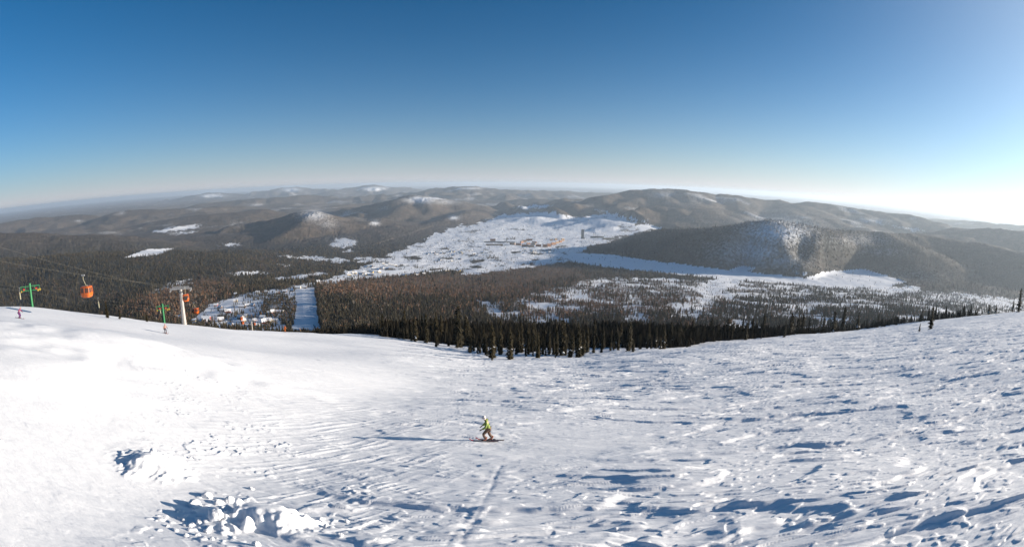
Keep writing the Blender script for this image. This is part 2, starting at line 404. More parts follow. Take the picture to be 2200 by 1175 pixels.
def noise(t, vec, scale, detail=4, rough=.5):
    n = t.nodes.new('ShaderNodeTexNoise'); n.inputs['Scale'].default_value = scale; n.inputs['Detail'].default_value = detail; n.inputs['Roughness'].default_value = rough
    t.links.new(vec, n.inputs['Vector']); return n.outputs[0]
tc = t.nodes.new('ShaderNodeTexCoord'); oc = tc.outputs['Object']
n1 = noise(t, oc, .012, 5, .65); n2 = noise(t, oc, .06, 3, .6); n3 = noise(t, oc, .003, 4)
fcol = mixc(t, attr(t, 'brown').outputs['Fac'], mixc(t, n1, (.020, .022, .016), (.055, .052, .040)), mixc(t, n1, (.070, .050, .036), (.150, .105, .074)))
fcol = mixc(t, attr(t, 'far').outputs['Fac'], fcol, mixc(t, mth(t, 'MULTIPLY', mth(t, 'SUBTRACT', mth(t, 'ADD', mth(t, 'MULTIPLY', n1, .6), mth(t, 'MULTIPLY', n2, .4)), .36), 3.4, True), (.034, .031, .026), (.165, .122, .088)))
fcol = mixc(t, mth(t, 'MULTIPLY', mth(t, 'SUBTRACT', n2, .5), 1.6, True), fcol, (.16, .15, .145))
d_ = mth(t, 'ADD', attr(t, 'dust').outputs['Fac'], mth(t, 'MULTIPLY', mth(t, 'SUBTRACT', n2, .52), 2.2))
d_ = mth(t, 'MULTIPLY', mth(t, 'MULTIPLY', d_, attr(t, 'dust').outputs['Fac'], True), 2.6, True)
scol = mixc(t, n3, (.80, .82, .86), (.86, .87, .88))
fcol = mixc(t, d_, fcol, scol)
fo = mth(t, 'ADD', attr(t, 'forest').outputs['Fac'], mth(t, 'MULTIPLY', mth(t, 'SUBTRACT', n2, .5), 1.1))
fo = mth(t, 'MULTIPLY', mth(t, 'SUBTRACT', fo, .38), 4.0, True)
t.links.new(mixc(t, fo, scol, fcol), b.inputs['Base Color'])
b.inputs['Roughness'].default_value = .9; b.inputs['Specular IOR Level'].default_value = .1
valley_o = mesh_np('valley_terrain', np.stack([XX, YY, ZZ], -1).reshape(-1, 3), grid_faces(NA, ND), tm, True,
                   {'forest': FOREST.ravel(), 'brown': BR.ravel(), 'dust': DU.ravel(), 'far': (ss(3600, 5600, DD) * .8).ravel()})
tag(valley_o, kind='structure')

def hF(x, y, A=ZZ):
    a = (np.arctan2(x, y) + AZ1) / (2 * AZ1) * (NA - 1); l = (np.log(np.hypot(x, y)) - ld1[0]) / (ld1[-1] - ld1[0]) * (ND - 1)
    i = np.clip(np.floor(a).astype(int), 0, NA - 2); j = np.clip(np.floor(l).astype(int), 0, ND - 2)
    u = np.clip(a - i, 0, 1); v = np.clip(l - j, 0, 1)
    return (A[i, j] * (1 - u) * (1 - v) + A[i + 1, j] * u * (1 - v) + A[i, j + 1] * (1 - u) * v + A[i + 1, j + 1] * u * v)

# ------------------------------------------------------------------ the near snow slope
NA2, ND2 = 1600, 1250
AZ2 = np.radians(74.0)
az2 = np.linspace(-AZ2, AZ2, NA2)
tt = np.linspace(0, 1, ND2)
Ls = smi(az2, LK)
DN0 = 5.0
lr = np.log((Ls + 60) / DN0)
D2 = DN0 * np.exp(lr[:, None] * tt[None, :]); A2 = np.repeat(az2[:, None], ND2, 1)
X2, Y2 = D2 * np.sin(A2), D2 * np.cos(A2)
s2 = np.interp(az2, AZK, SK)
for _ in range(60): s2[1:-1] = .25 * s2[:-2] + .5 * s2[1:-1] + .25 * s2[2:]
Z2, _ = base_z(A2, D2)
for _ in range(30): Z2[1:-1] = .25 * Z2[:-2] + .5 * Z2[1:-1] + .25 * Z2[2:]
k2 = ss(Ls[:, None] + 25, Ls[:, None] + 60, D2)
def hN(x, y):
    a = (np.arctan2(x, y) + AZ2) / (2 * AZ2) * (NA2 - 1); i = np.clip(np.floor(a).astype(int), 0, NA2 - 2); u = a - i
    r = np.hypot(x, y); out = 0
    for k, wgt in ((i, 1 - u), (i + 1, u)):
        l = np.log(r / DN0) / lr[k] * (ND2 - 1); j = np.clip(np.floor(l).astype(int), 0, ND2 - 2); v = np.clip(l - j, 0, 1)
        out = out + wgt * (Z2[k, j] * (1 - v) + Z2[k, j + 1] * v)
    return out
_dn = np.exp(np.linspace(math.log(6), math.log(90), 3000))
def plane_hit(px, py):                                         # sight line on the undetailed slope
    v = ray(px, py); v = v / math.hypot(v[0], v[1]); k = np.nonzero(v[2] * _dn < hN(v[0] * _dn, v[1] * _dn))[0]; d = _dn[k[0]] if len(k) else 90
    return v[0] * d, v[1] * d
PX2, PY2 = project(X2, Y2, Z2)
def soft(px, py, cx, cy, rx, ry): return np.exp(-(((px - cx) / rx) ** 2 + ((py - cy) / ry) ** 2))
wx = X2 + .8 * perlin(X2 / 5, Y2 / 4, 201) + .35 * perlin(X2 / 1.3, Y2 / .9, 202)
wy = Y2 + .55 * perlin(X2 / 6.5, Y2 / 3.5, 203) + .10 * perlin(X2 / 1.1, Y2 / .8, 204)
# amplitude of the wind-carved relief: strong on the right, weak on the packed and blown-over left
A = .26 + .62 * ss(-16, 14, X2 + .16 * Y2 + 7 * perlin(X2 / 14, Y2 / 10, 205) + 3 * perlin(X2 / 4, Y2 / 3, 206))
A *= 1 - .75 * soft(PX2, PY2, 1270, 950, 190, 55) - .6 * soft(PX2, PY2, 980, 1040, 150, 26) - .5 * soft(PX2, PY2, 760, 830, 260, 60)
A = np.clip(A, .12, 1.1) * (1 - .55 * ss(900, 200, PX2) * (Y2 > -99))
near = ss(26, 13, D2)
n_big = perlin(wx / 8.5, wy / 2.3, 210)
n_mid = perlin(wx / 4.2, wy / .95, 211) + .35 * perlin(wx / 1.8, wy / .48, 212)
n_sml = perlin(wx / 1.4, wy / .4, 213) + .5 * perlin(wx / .5, wy / .22, 214)
patch = ss(-.25, .35, perlin(X2 / 9, Y2 / 5, 215))
rel = .16 * ss(.0, .16, n_big) + .07 * n_big
rel += (.10 * ss(.08, .26, n_mid) + .03 * n_mid) * (.35 + .65 * patch)
rel += .012 * n_sml + .030 * ss(.15, .33, n_sml)
rel += .06 * (1 - np.abs(perlin(wx / 3.6, wy / 1.3, 216)) * 2) * patch
rel = rel * .8 + .016 * (1 - 2.4 * np.abs(perlin(wx / 3.2, wy / .26, 217))) + .010 * perlin(wx / 1.6, wy / .2, 218)
Z2 += A * rel * (1 + .45 * near)
# broad swell of the slope
Z2 += .35 * perlin(X2 / 22, Y2 / 16, 221) * ss(8, 20, D2) + .9 * perlin(X2 / 70, Y2 / 50, 222) * ss(40, 100, D2)
# packed left side: diagonal scrape grooves and crumbs
left = ss(.2, -.5, A2) 
gx, gy = plane_hit(700, 1000)
grv = perlin((X2 * .55 + Y2 * .84) / 2.6, (X2 * .84 - Y2 * .55) / .38, 231)
grm = soft(PX2, PY2, 700, 980, 230, 130) + .8 * soft(PX2, PY2, 790, 1120, 140, 70)
Z2 += grm * (.028 * ss(.05, .25, grv) + .018 * grv) * (.3 + .7 * ss(-.2, .4, perlin(X2 / 2.5, Y2 / 2.5, 236)))
crumb = perlin(X2 / .34, Y2 / .3, 233); crumb2 = perlin(X2 / .8, Y2 / .7, 234)
crm = np.clip(soft(PX2, PY2, 440, 1110, 150, 70) + .8 * soft(PX2, PY2, 520, 960, 150, 50) + .6 * soft(PX2, PY2, 400, 870, 110, 70) + soft(PX2, PY2, 760, 1090, 60, 60), 0, 1)
crm = crm * ss(-.15, .45, perlin(X2 / 2.2, Y2 / 2.2, 235) + .5 * soft(PX2, PY2, 440, 1110, 130, 60))
Z2 += crm * (.06 * ss(.22, .5, crumb) + .10 * ss(.34, .6, crumb2))
def bump(px, py, rx, ry, h, pw=2.0, rot=0.0):
    cx, cy = plane_hit(px, py); dx, dy = X2 - cx, Y2 - cy
    c, s = math.cos(rot), math.sin(rot); u = (c * dx + s * dy) / rx; v = (-s * dx + c * dy) / ry
    r = np.sqrt(u * u + v * v) * (1 + (.20 * perlin(X2 / .7, Y2 / .7, 241) + .16 * perlin(X2 / .26, Y2 / .26, 242) if max(rx, ry) < 2 else .2 * perlin(X2 / 3, Y2 / 3, 241)))
    return h * np.exp(-r ** pw)
Z2 += bump(575, 1118, 1.35, .85, .62, 4) + bump(470, 1120, .8, .6, .2, 3) + bump(330, 1000, 1.3, 1.0, .40, 3) + bump(355, 985, .6, .5, .22, 4)
Z2 += bump(300, 1000, .45, .9, .18, 4) + bump(250, 745, 9, 6, .9, 2) + bump(420, 780, 10, 2.2, .45, 2) + bump(100, 800, 5, 5, .5, 2)
# a ski track
for (p, q, wd) in (((955, 1172), (1045, 1045), .13), ((985, 1170), (1060, 1040), .13), ((930, 1060), (1180, 960), .5), ((1075, 1000), (1045, 1060), .12)):
    a_, b_ = np.array(plane_hit(*p)), np.array(plane_hit(*q)); e = b_ - a_
    tq = ((X2 - a_[0]) * e[0] + (Y2 - a_[1]) * e[1]) / (e @ e); r = np.hypot(X2 - a_[0] - tq * e[0], Y2 - a_[1] - tq * e[1])
    Z2 -= (.012 + .012 * perlin(X2 / .9, Y2 / .9, 251)) * np.exp(-(r / wd) ** 2) * ss(-.05, .05, tq) * ss(1.05, .95, tq)
Z2 -= 5 * k2
sm, t, b = new_mat('snow')
tc = t.nodes.new('ShaderNodeTexCoord'); oc = tc.outputs['Object']
mp = t.nodes.new('ShaderNodeMapping'); mp.inputs['Scale'].default_value = (.32, 1.15, 1.0); t.links.new(oc, mp.inputs[0]); oc = mp.outputs[0]
na_ = noise(t, oc, .35, 5); nb_ = noise(t, oc, 9.0, 6, .65); nc_ = noise(t, oc, 2.2, 5, .6)
t.links.new(mixc(t, na_, (.82, .835, .86), (.89, .895, .90)), b.inputs['Base Color'])
b.inputs['Roughness'].default_value = .7; b.inputs['Specular IOR Level'].default_value = .2
hsum = mth(t, 'ADD', mth(t, 'MULTIPLY', nb_, .25), nc_)
bp = t.nodes.new('ShaderNodeBump'); bp.inputs['Strength'].default_value = .55; bp.inputs['Distance'].default_value = .09
t.links.new(hsum, bp.inputs['Height']); t.links.new(bp.outputs[0], b.inputs['Normal'])
MS = sm
slope_o = mesh_np('snow_slope', np.stack([X2, Y2, Z2], -1).reshape(-1, 3), grid_faces(NA2, ND2), sm, True)
tag(slope_o, kind='structure')

def H(x, y):
    x = np.asarray(x, float); y = np.asarray(y, float)
    L_ = smi(np.arctan2(x, y), LK)
    r = np.hypot(x, y)
    return np.where(r < L_ + 58, np.maximum(hN(x, y), np.where(r > D0 + 1, hF(x, y), -1e9)), hF(x, y))
_ds = np.exp(np.linspace(math.log(6), math.log(70000), 9000))
def hit(px, py, dmin=6.0):                                      # first ground point on a sight line beyond dmin
    v = ray(px, py); v = v / math.hypot(v[0], v[1])
    d = _ds[_ds >= dmin]; z = H(v[0] * d, v[1] * d); k = np.nonzero(v[2] * d < z)[0]
    dd = d[k[0]] if len(k) else d[-1]
    return np.array([v[0] * dd, v[1] * dd, float(H(v[0] * dd, v[1] * dd))])
# ------------------------------------------------------------------ trees
def cone_tree(tiers, ring, rad, seed, bottom=.06, droop=.05):
    """spruce made of ragged skirts; unit height"""
    r_ = np.random.default_rng(seed); V, Fc = [], []
    for k in range(tiers):
        f0 = bottom + (1 - bottom) * (k / tiers) ** .95; f1 = bottom + (1 - bottom) * min(1, (k + 1.9) / tiers)
        R = rad * (1 - k / tiers) ** .75 + .006
        a0 = len(V); V.append((0, 0, f1)); ph = r_.random() * 6
        for i in range(ring):
            an = ph + 2 * math.pi * i / ring; q = R * ((1.15 if i % 2 == 0 else .45) + .3 * (r_.random() - .5))
            V.append((q * math.cos(an), q * math.sin(an), f0 - (droop if i % 2 == 0 else 0) * .6 + .02 * r_.random()))
        for i in range(ring): Fc.append((a0, a0 + 1 + i, a0 + 1 + (i + 1) % ring))
    return np.array(V), np.array(Fc)
def bare_tree(n, rad, seed):
    """leafless larch or birch: a thin stem and many upswept twigs; unit height"""
    r_ = np.random.default_rng(seed); V, Fc = [], []
    def tri(a, b, c): i = len(V); V.extend([a, b, c]); Fc.append((i, i + 1, i + 2))
    tri((-.018, 0, 0), (.018, 0, 0), (0, 0, .95)); tri((0, -.018, 0), (0, .018, 0), (0, 0, .95))
    for k in range(n):
        z = .22 + .72 * r_.random(); R = rad * (1.05 - abs(z - .5) * 1.2) * (.6 + .6 * r_.random()); an = r_.random() * 6.283
        c, s = math.cos(an), math.sin(an); wz = .05 + .05 * r_.random()
        tri((0, 0, z - wz), (0, 0, z + wz * .4), (R * c, R * s, z + .08 + .10 * r_.random()))
    return np.array(V), np.array(Fc)

TEMPL = {0: [cone_tree(7, 12, .115, s) for s in range(4)], 1: [cone_tree(4, 8, .125, s) for s in range(4)], 2: [cone_tree(2, 5, .15, s) for s in range(4)],
         3: [bare_tree(26, .20, s) for s in range(4)], 4: [bare_tree(16, .22, s) for s in range(4)], 5: [bare_tree(8, .26, s) for s in range(4)]}
def forest(name, x, y, z, h, kind, col, m):
    """all given trees merged into one mesh; kind picks the template family"""
    V, Fc, C = [], [], []; off = 0
    r_ = np.random.default_rng(len(x))
    var = r_.integers(0, 4, len(x)); rot = r_.random(len(x)) * 6.283; wid = .8 + .5 * r_.random(len(x))
    for k in TEMPL:
        for v in range(4):
            i = np.nonzero((kind == k) & (var == v))[0]
            if not len(i): continue
            tv, tf = TEMPL[k][v]; c, s = np.cos(rot[i])[:, None], np.sin(rot[i])[:, None]; hw = (h[i] * wid[i])[:, None]
            P = np.stack([x[i][:, None] + hw * (tv[:, 0] * c - tv[:, 1] * s), y[i][:, None] + hw * (tv[:, 0] * s + tv[:, 1] * c), z[i][:, None] + h[i][:, None] * tv[:, 2] - .3], -1)
            V.append(P.reshape(-1, 3)); n = len(tv)
            Fc.append((tf[None] + (off + n * np.arange(len(i)))[:, None, None]).reshape(-1, 3)); off += n * len(i)
            C.append((np.repeat(col[i][:, None], n, 1) * (1 + .25 * (r_.random((len(i), n, 1)) - .5))).reshape(-1, 3))
    return mesh_np(name, np.concatenate(V), np.concatenate(Fc), m, False, {'col': np.concatenate(C)})
mf, t, b = new_mat('forest_canopy')
t.links.new(attr(t, 'col').outputs['Color'], b.inputs['Base Color']); b.inputs['Roughness'].default_value = .85; b.inputs['Specular IOR Level'].default_value = .08

# front row of the stand, in reference pixels
FRONT = np.array([(818, 731), (880, 738), (940, 746), (1000, 752), (1040, 768), (1120, 770), (1250, 768), (1300, 758), (1400, 752), (1470, 746), (1500, 735), (1600, 727), (1700, 720), (1800, 711), (1900, 699), (1965, 690), (2100, 676)])
fr = np.array([hit(*p) for p in FRONT]); FA = np.arctan2(fr[:, 0], fr[:, 1]); FD = np.hypot(fr[:, 0], fr[:, 1])
FD = np.minimum(FD, smi(FA, LK) + np.where(FA > .3, -10, 12))
print('front distances', FD.round(0))
N = 300000
rg = np.random.default_rng(11)
a = rg.uniform(-AZ1 * .93, AZ1 * .93, N); l = rg.uniform(math.log(170), math.log(7500), N)
def g2(Aarr, a, l):                                            # nearest value on the valley grid
    i = np.clip(((a + AZ1) / (2 * AZ1) * (NA - 1)).round().astype(int), 0, NA - 1); j = np.clip(((l - ld1[0]) / (ld1[-1] - ld1[0]) * (ND - 1)).round().astype(int), 0, ND - 1)
    return Aarr[i, j]
d = np.exp(l); x, y = d * np.sin(a), d * np.cos(a)
lip = smi(a, LK); front = np.interp(a, FA, FD, left=9999, right=9999)
den = g2(DEN, a, l)
stand = (d > front + 42) & (d < front + 230)
den = np.where(stand, 1.15 * (1 - .85 * ss(.66, .80, a)), den)
den = np.where((d < lip + 75) & ~stand, 0, den)
den = np.where((d < 420) & ~stand & (d > front), np.maximum(den, .9), den)
den = np.where((d > 3800) & (g2(SN, a, l) < .3), den * .55, den)
den = np.where(g2(SN, a, l) > .9, den * 1.1, den)
den = np.where(d > 4400, np.where(g2(SN, a, l) > .3, den, 0), den)
keep = rg.random(N) < den * np.where(d < 420, .9, .8)
keep &= ~inpoly(*project(x, y, hF(x, y) + 3), SNOW[21][0])
a, l, d, x, y = a[keep], l[keep], d[keep], x[keep], y[keep]
z = hF(x, y)
br = g2(BR, a, l); op = g2(OP, a, l); sn = g2(SN, a, l)
isb = rg.random(len(x)) < np.clip(br * .95 + .12 * op, 0, .9) * ss(300, 700, d)
lod = np.where(d < 650, 0, np.where(d < 1700, 1, 2))
kind = np.where(isb, lod + 3, lod)
h = np.where(isb, rg.uniform(8, 15, len(x)), rg.uniform(9, 17, len(x))) * np.where(sn > .5, .6, 1) * np.where(op, .85, 1)
h = np.where(den[keep] > 2, h * 1.2, h)
h = np.where(rg.random(len(x)) > ss(330, 560, d), (.022 + .042 * rg.random(len(x)) ** 1.6) * (1 - .5 * ss(.36, .62, a)) * d, h) * np.where(d > 3000, 1.15, 1)
cb = np.array([.155, .090, .055]); cg = np.array([.038, .032, .020]); cgr = np.array([.12, .105, .092])
u = rg.random((len(x), 1))
col = np.where((rg.random(len(x)) > ss(240, 620, d))[:, None], cg * .6, np.where(isb[:, None], np.where(u < .72, cb, cgr), np.where(u < .8, cg, cg * 1.5))) * (1.0 + (rg.random((len(x), 1)) - .4) * (.9 - .55 * ss(1200, 2400, d))[:, None]) * (1 - .22 * ss(-.42, -.6, a) * ss(1200, 2000, d))[:, None]
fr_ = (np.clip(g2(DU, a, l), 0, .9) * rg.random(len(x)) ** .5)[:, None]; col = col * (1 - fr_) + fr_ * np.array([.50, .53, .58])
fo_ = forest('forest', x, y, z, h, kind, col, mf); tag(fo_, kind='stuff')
print('forest trees', len(x), 'faces', len(fo_.data.polygons))

# near spruces: trunk and crown of many drooping sprays, snow lodged on some of them
mb = mat('spruce_bark', (.055, .040, .028), .9, var=.3, scale=3, bump=.4)
mn, t, b = new_mat('spruce_needles')
tc = t.nodes.new('ShaderNodeTexCoord'); nn = noise(t, tc.outputs['Object'], 1.1, 4)
oi = t.nodes.new('ShaderNodeObjectInfo')
nv = mth(t, 'ADD', mth(t, 'MULTIPLY', nn, .7), mth(t, 'MULTIPLY', oi.outputs['Random'], .35))
t.links.new(mixc(t, nv, (.010, .009, .004), (.044, .034, .014)), b.inputs['Base Color']); b.inputs['Roughness'].default_value = .75; b.inputs['Specular IOR Level'].default_value = .15
def spruce_crown(seed, R=.105, whorls=22, snow=.1, low=.04):
    r_ = np.random.default_rng(seed); V, Fc, M = [], [], []
    for k in range(whorls):
        f = (k + .5) / whorls; z = low + (1 - low) * f ** .92; rad = R * (1 - f) ** .58 * min(1, .72 + 1.6 * f) * (.7 + .6 * r_.random()) + .010
        nb = int(9 - 4 * f)
        for i in range(nb):
            an = 6.283 * (i + r_.random()) / nb; L = rad * (.65 + .7 * r_.random()); c, s = math.cos(an), math.sin(an)
            dr = L * (.35 + .5 * r_.random()) * (1 - .5 * f); wd = L * (.22 + .18 * r_.random()) + .004
            th = .010 + .012 * r_.random()
            root = (0, 0, z + .3 * dr); mid = (.55 * L * c, .55 * L * s, z - .2 * dr); tip = (L * c, L * s, z - dr * .75)
            p1 = (mid[0] - wd * s, mid[1] + wd * c, mid[2] - th); p2 = (mid[0] + wd * s, mid[1] - wd * c, mid[2] - th)
            b0 = len(V); V += [root, p1, tip, p2, (mid[0], mid[1], mid[2] + th * .6), (mid[0] * .9, mid[1] * .9, mid[2] - th * 2.6)]
            sn_ = f < .4 and r_.random() < snow
            for q in ((0, 1, 4), (1, 2, 4), (2, 3, 4), (3, 0, 4)): Fc.append(tuple(b0 + w_ for w_ in q)); M.append(1 if sn_ else 0)
            for q in ((0, 5, 1), (1, 5, 2), (2, 5, 3), (3, 5, 0)): Fc.append(tuple(b0 + w_ for w_ in q)); M.append(0)
    b0 = len(V); V += [(.006, 0, .93), (-.003, .005, .93), (-.003, -.005, .93), (0, 0, 1.0)]
    for q in ((0, 1, 3), (1, 2, 3), (2, 0, 3)): Fc.append(tuple(b0 + w_ for w_ in q)); M.append(0)
    return np.array(V), np.array(Fc), M
def trunk_v():
    V, Fc = [], []; n = 7
    for zz, r_ in ((-.05, .016), (0, .0135), (.12, .011), (.5, .007), (.97, .001)):
        for i in range(n): V.append((r_ * math.cos(6.283 * i / n), r_ * math.sin(6.283 * i / n), zz))
    for k in range(4):
        for i in range(n): Fc.append((k * n + i, k * n + (i + 1) % n, (k + 1) * n + (i + 1) % n, (k + 1) * n + i))
    return np.array(V), np.array(Fc)
tv_, tf_ = trunk_v()
PROTO = []
for s in range(9):
    cv, cf, cm = spruce_crown(40 + s, R=(.095, .11, .125, .085, .10, .12, .14, .09, .16)[s], whorls=(24, 22, 20, 26, 22, 20, 18, 24, 16)[s], snow=(.0, .02, .04, .01, .05, .07, .03, .0, .06)[s], low=(.05, .03, .02, .06, .03, .02, .02, .05, .02)[s])
    c = mesh_np('crown', cv, cf, None, False, mats=[mn, MS], midx=cm, link=False)
    k = mesh_np('trunk', tv_, tf_, mb, True, link=False)
    PROTO.append((c, k))
def spruce(px, py, x, y, h, v, label, group, lean=0):
    r = bpy.data.objects.new('spruce_tree', None); COL.objects.link(r)
    r.location = (x, y, float(H(x, y)) - .15); r.rotation_euler = (0, lean, random.random() * 6.28 if not lean else 0); r.scale = (h * random.uniform(.9, 1.15),) * 2 + (h,)
    tag(r, label, 'tree', group)
    for src in PROTO[v]:
        o = src.copy(); COL.objects.link(o); o.parent = r
    return r
HERO = [  # base pixel, top y, variant, label
    (985, 746, 655, 6, 'tallest dark spruce, standing clear above the left part of the spruce stand'),
    (937, 745, 708, 1, 'lone short dark spruce on open snow left of the tallest spruce'),
    (1010, 757, 706, 5, 'bushy snow-flecked spruce close against the right side of the tallest spruce'),
    (1057, 769, 690, 5, 'left one of two wide snowy spruces nearest the viewer before the stand'),
    (1096, 771, 700, 5, 'right one of two wide snowy spruces nearest the viewer before the stand'),
    (1018, 754, 716, 4, None), (1040, 757, 705, 4, None), (1075, 762, 688, 4, None), (1120, 757, 700, 4, None), (1130, 765, 745, 8, None),
    (1208, 763, 680, 6, 'broad dark spruce at the left of the front clump in the middle of the stand'),
    (1225, 768, 712, 5, 'slim young spruce right of the broad dark spruce in the middle of the stand'),
    (1243, 767, 700, 5, 'snow-flecked spruce at the right of the front clump in the middle of the stand'),
    (1252, 764, 705, 4, None), (1275, 758, 718, 1, None), (1292, 757, 722, 1, None), (1160, 762, 738, 8, None), (1172, 764, 744, 8, None), (1145, 765, 748, 8, None),
    (1350, 754, 690, 6, 'thick dark spruce at the front edge of the stand left of its right-hand snowy clump'), (1360, 756, 725, 8, None), (1375, 750, 715, 1, None),
    (1390, 749, 712, 4, None), (1408, 748, 700, 4, None), (1425, 749, 695, 5, None), (1440, 746, 690, 5, None), (1455, 745, 700, 5, None), (1465, 744, 702, 4, None), (1418, 750, 720, 2, None),
    (1592, 729, 697, 1, 'left one of two thin dark spruces set forward on the snow right of the middle'), (1602, 730, 690, 1, 'right one of two thin dark spruces set forward on the snow right of the middle'),
    (1571, 731, 705, 3, None), (1685, 724, 690, 1, 'single dark spruce set forward on the snow right of the two thin spruces'),
    (1790, 711, 664, 6, None), (1768, 711, 678, 1, None), (1842, 704, 668, 2, None), (1810, 709, 655, 0, None),
    (1975, 712, 692, 8, 'shorter of the two lone spruces standing well down the open snow slope on the right'),
    (1999, 707, 655, 6, 'taller of the two lone spruces standing well down the open snow slope on the right'),
    (2124, 675, 648, 2, 'small dark spruce on the right skyline of the slope, right of the red skier'),
    (2188, 670, 616, 6, 'large dark spruce cut by the right edge of the picture on the skyline'),
    (2140, 668, 652, 2, None), (2176, 664, 640, 2, None),
    (231, 683, 646, 6, 'dark spruce behind the snow rim below the nearest orange gondola'), (258, 686, 668, 8, 'small spruce tip behind the snow rim, right of the spruce below the nearest orange gondola'),
    (316, 691, 668, 8, 'small spruce behind the snow rim left of the further green lift tower')]
GRP = 'spruces of the stand along the lower edge of the snow slope'
GLAB = 'dark narrow spruce crowded in the stand along the lower edge of the snow slope'
GLAB4 = 'short snow-flecked spruce at the front of the stand below the snow slope'
cnt = 0
for px, py, ty, v, lab in HERO:
    p = hit(px, py)
    if math.hypot(p[0], p[1]) > 420:                            # the sight line passes over the rim: root it just below the rim
        az_ = math.atan2(*ray(px, py)[:2]); dd = float(smi(np.array([az_]), LK)[0]) + (12 if px < 1500 else -6)
        p = np.array([dd * math.sin(az_), dd * math.cos(az_), 0]); p[2] = H(p[0], p[1])
    D = math.hypot(p[0], p[1]); v1 = ray(px, ty); h = v1[2] / math.hypot(v1[0], v1[1]) * D - p[2]
    h = max(h, 2.2)
    spruce(px, py, p[0], p[1], h, v, lab or (GLAB4 if v in (4, 5, 8) else GLAB), None if lab else (GRP + (' with snow on them' if v in (4, 5, 8) else '')))
    cnt += 1
rg = np.random.default_rng(23)
tries = 0
while cnt < 292 and tries < 5000:
    tries += 1
    a_ = rg.uniform(FA[0], FA[-1]); f = np.interp(a_, FA, FD); u = rg.random()
    d_ = f + 45 * u ** .8 + 3 - (rg.uniform(6, 22) if rg.random() < .13 else 0)
    if d_ > f and rg.random() > (.18 + .82 * ss(0, 20, d_ - f)): continue
    X_, Y_ = d_ * math.sin(a_), d_ * math.cos(a_)
    if math.degrees(a_) > 42 and rg.random() < .7: continue
    hh = (26 + 48 * rg.random() ** 1.3) * (1 - .42 * ss(.38, .62, a_)) * d_ / 1200 * (.40 + .60 * ss(-4, 12, d_ - f)) * (1.0 if rg.random() > .12 else .55)
    v = int(rg.choice([0, 1, 3, 7, 2])) if d_ - f > 9 else int(rg.choice([1, 2, 4, 8]))
    spruce(0, 0, X_, Y_, hh, v, GLAB4 if v in (4, 8) else GLAB, GRP + (' with snow on them' if v in (4, 8) else ''))
    cnt += 1
print('near spruces', cnt)
# ------------------------------------------------------------------ buildings
class MB:
    """collects boxes, prisms and tubes, each with a material slot, and links them as one mesh"""
    def __init__(s): s.v, s.f, s.m = [], [], []
    def add(s, vs, fs, m=0):
        o = len(s.v); s.v += [tuple(map(float, q)) for q in vs]; s.f += [tuple(o + i for i in q) for q in fs]; s.m += [m] * len(fs)
    def box(s, c, d, m=0, rot=0.0):
        cx, cy, cz = c; a, b_, h = d[0] / 2, d[1] / 2, d[2] / 2; co, si = math.cos(rot), math.sin(rot)
        vs = [(cx + x * a * co - y * b_ * si, cy + x * a * si + y * b_ * co, cz + z * h) for x in (-1, 1) for y in (-1, 1) for z in (-1, 1)]
        s.add(vs, [(0, 1, 3, 2), (4, 6, 7, 5), (0, 4, 5, 1), (2, 3, 7, 6), (0, 2, 6, 4), (1, 5, 7, 3)], m)
    def tube(s, p, q, r0, r1=None, n=8, m=0):
        p, q = Vector(p), Vector(q); r1 = r0 if r1 is None else r1; d = (q - p).normalized()
        u = d.orthogonal().normalized(); w_ = d.cross(u); vs = []
        for c, r in ((p, r0), (q, r1)):
            for i in range(n): a = 6.28318 * i / n; vs.append(c + u * r * math.cos(a) + w_ * r * math.sin(a))
        s.add(vs, [(i, (i + 1) % n, n + (i + 1) % n, n + i) for i in range(n)] + [tuple(range(n))[::-1], tuple(range(n, 2 * n))], m)
    def path(s, pts, r, n=6, m=0):
        for a, b_ in zip(pts[:-1], pts[1:]): s.tube(a, b_, r, n=n, m=m)
    def lathe(s, prof, n=16, m=0, c=(0, 0, 0)):
        vs = [(c[0] + r * math.cos(6.28318 * i / n), c[1] + r * math.sin(6.28318 * i / n), c[2] + z) for r, z in prof for i in range(n)]
        s.add(vs, [(k * n + i, k * n + (i + 1) % n, (k + 1) * n + (i + 1) % n, (k + 1) * n + i) for k in range(len(prof) - 1) for i in range(n)], m)
    def build(s, name, mats, parent=None, smooth=False, link=True):
        me = bpy.data.meshes.new(name); me.from_pydata(s.v, [], s.f)
        for m in (mats if isinstance(mats, (list, tuple)) else [mats]): me.materials.append(m)
        for p, i in zip(me.polygons, s.m): p.material_index = i; p.use_smooth = smooth
        me.update(); o = bpy.data.objects.new(name, me)
        if link: COL.objects.link(o)
        if parent: o.parent = parent
        return o
def empty(name, loc, rz=0.0, label=None, cat=None, group=None):
    o = bpy.data.objects.new(name, None); COL.objects.link(o); o.location = tuple(float(q) for q in loc); o.rotation_euler = (0, 0, rz)
    return tag(o, label, cat, group)

M_ORANGE = mat('render_orange', (.33, .17, .095), .8, var=.15, scale=.08)
M_OCHRE = mat('render_ochre', (.34, .22, .13), .8, var=.15, scale=.08)
M_PALE = mat('render_pale', (.52, .48, .42), .8, var=.1, scale=.08)
M_DARKC = mat('dark_cladding', (.055, .065, .075), .7, var=.25, scale=.1)
M_OLIVE = mat('olive_cladding', (.13, .12, .085), .7, var=.2, scale=.05)
M_LOG = mat('log_wall', (.11, .065, .040), .85, var=.3, scale=1.5)
M_REDW = mat('red_wall', (.26, .045, .035), .75, var=.2, scale=.8)
M_YEL = mat('yellow_wall', (.50, .36, .14), .8, var=.12, scale=.8)
M_PINKW = mat('pink_wall', (.48, .25, .19), .8, var=.12, scale=.8)
M_GLASSD = mat('dark_glass', (.03, .035, .04), .15, var=.2, scale=1, spec=.5)

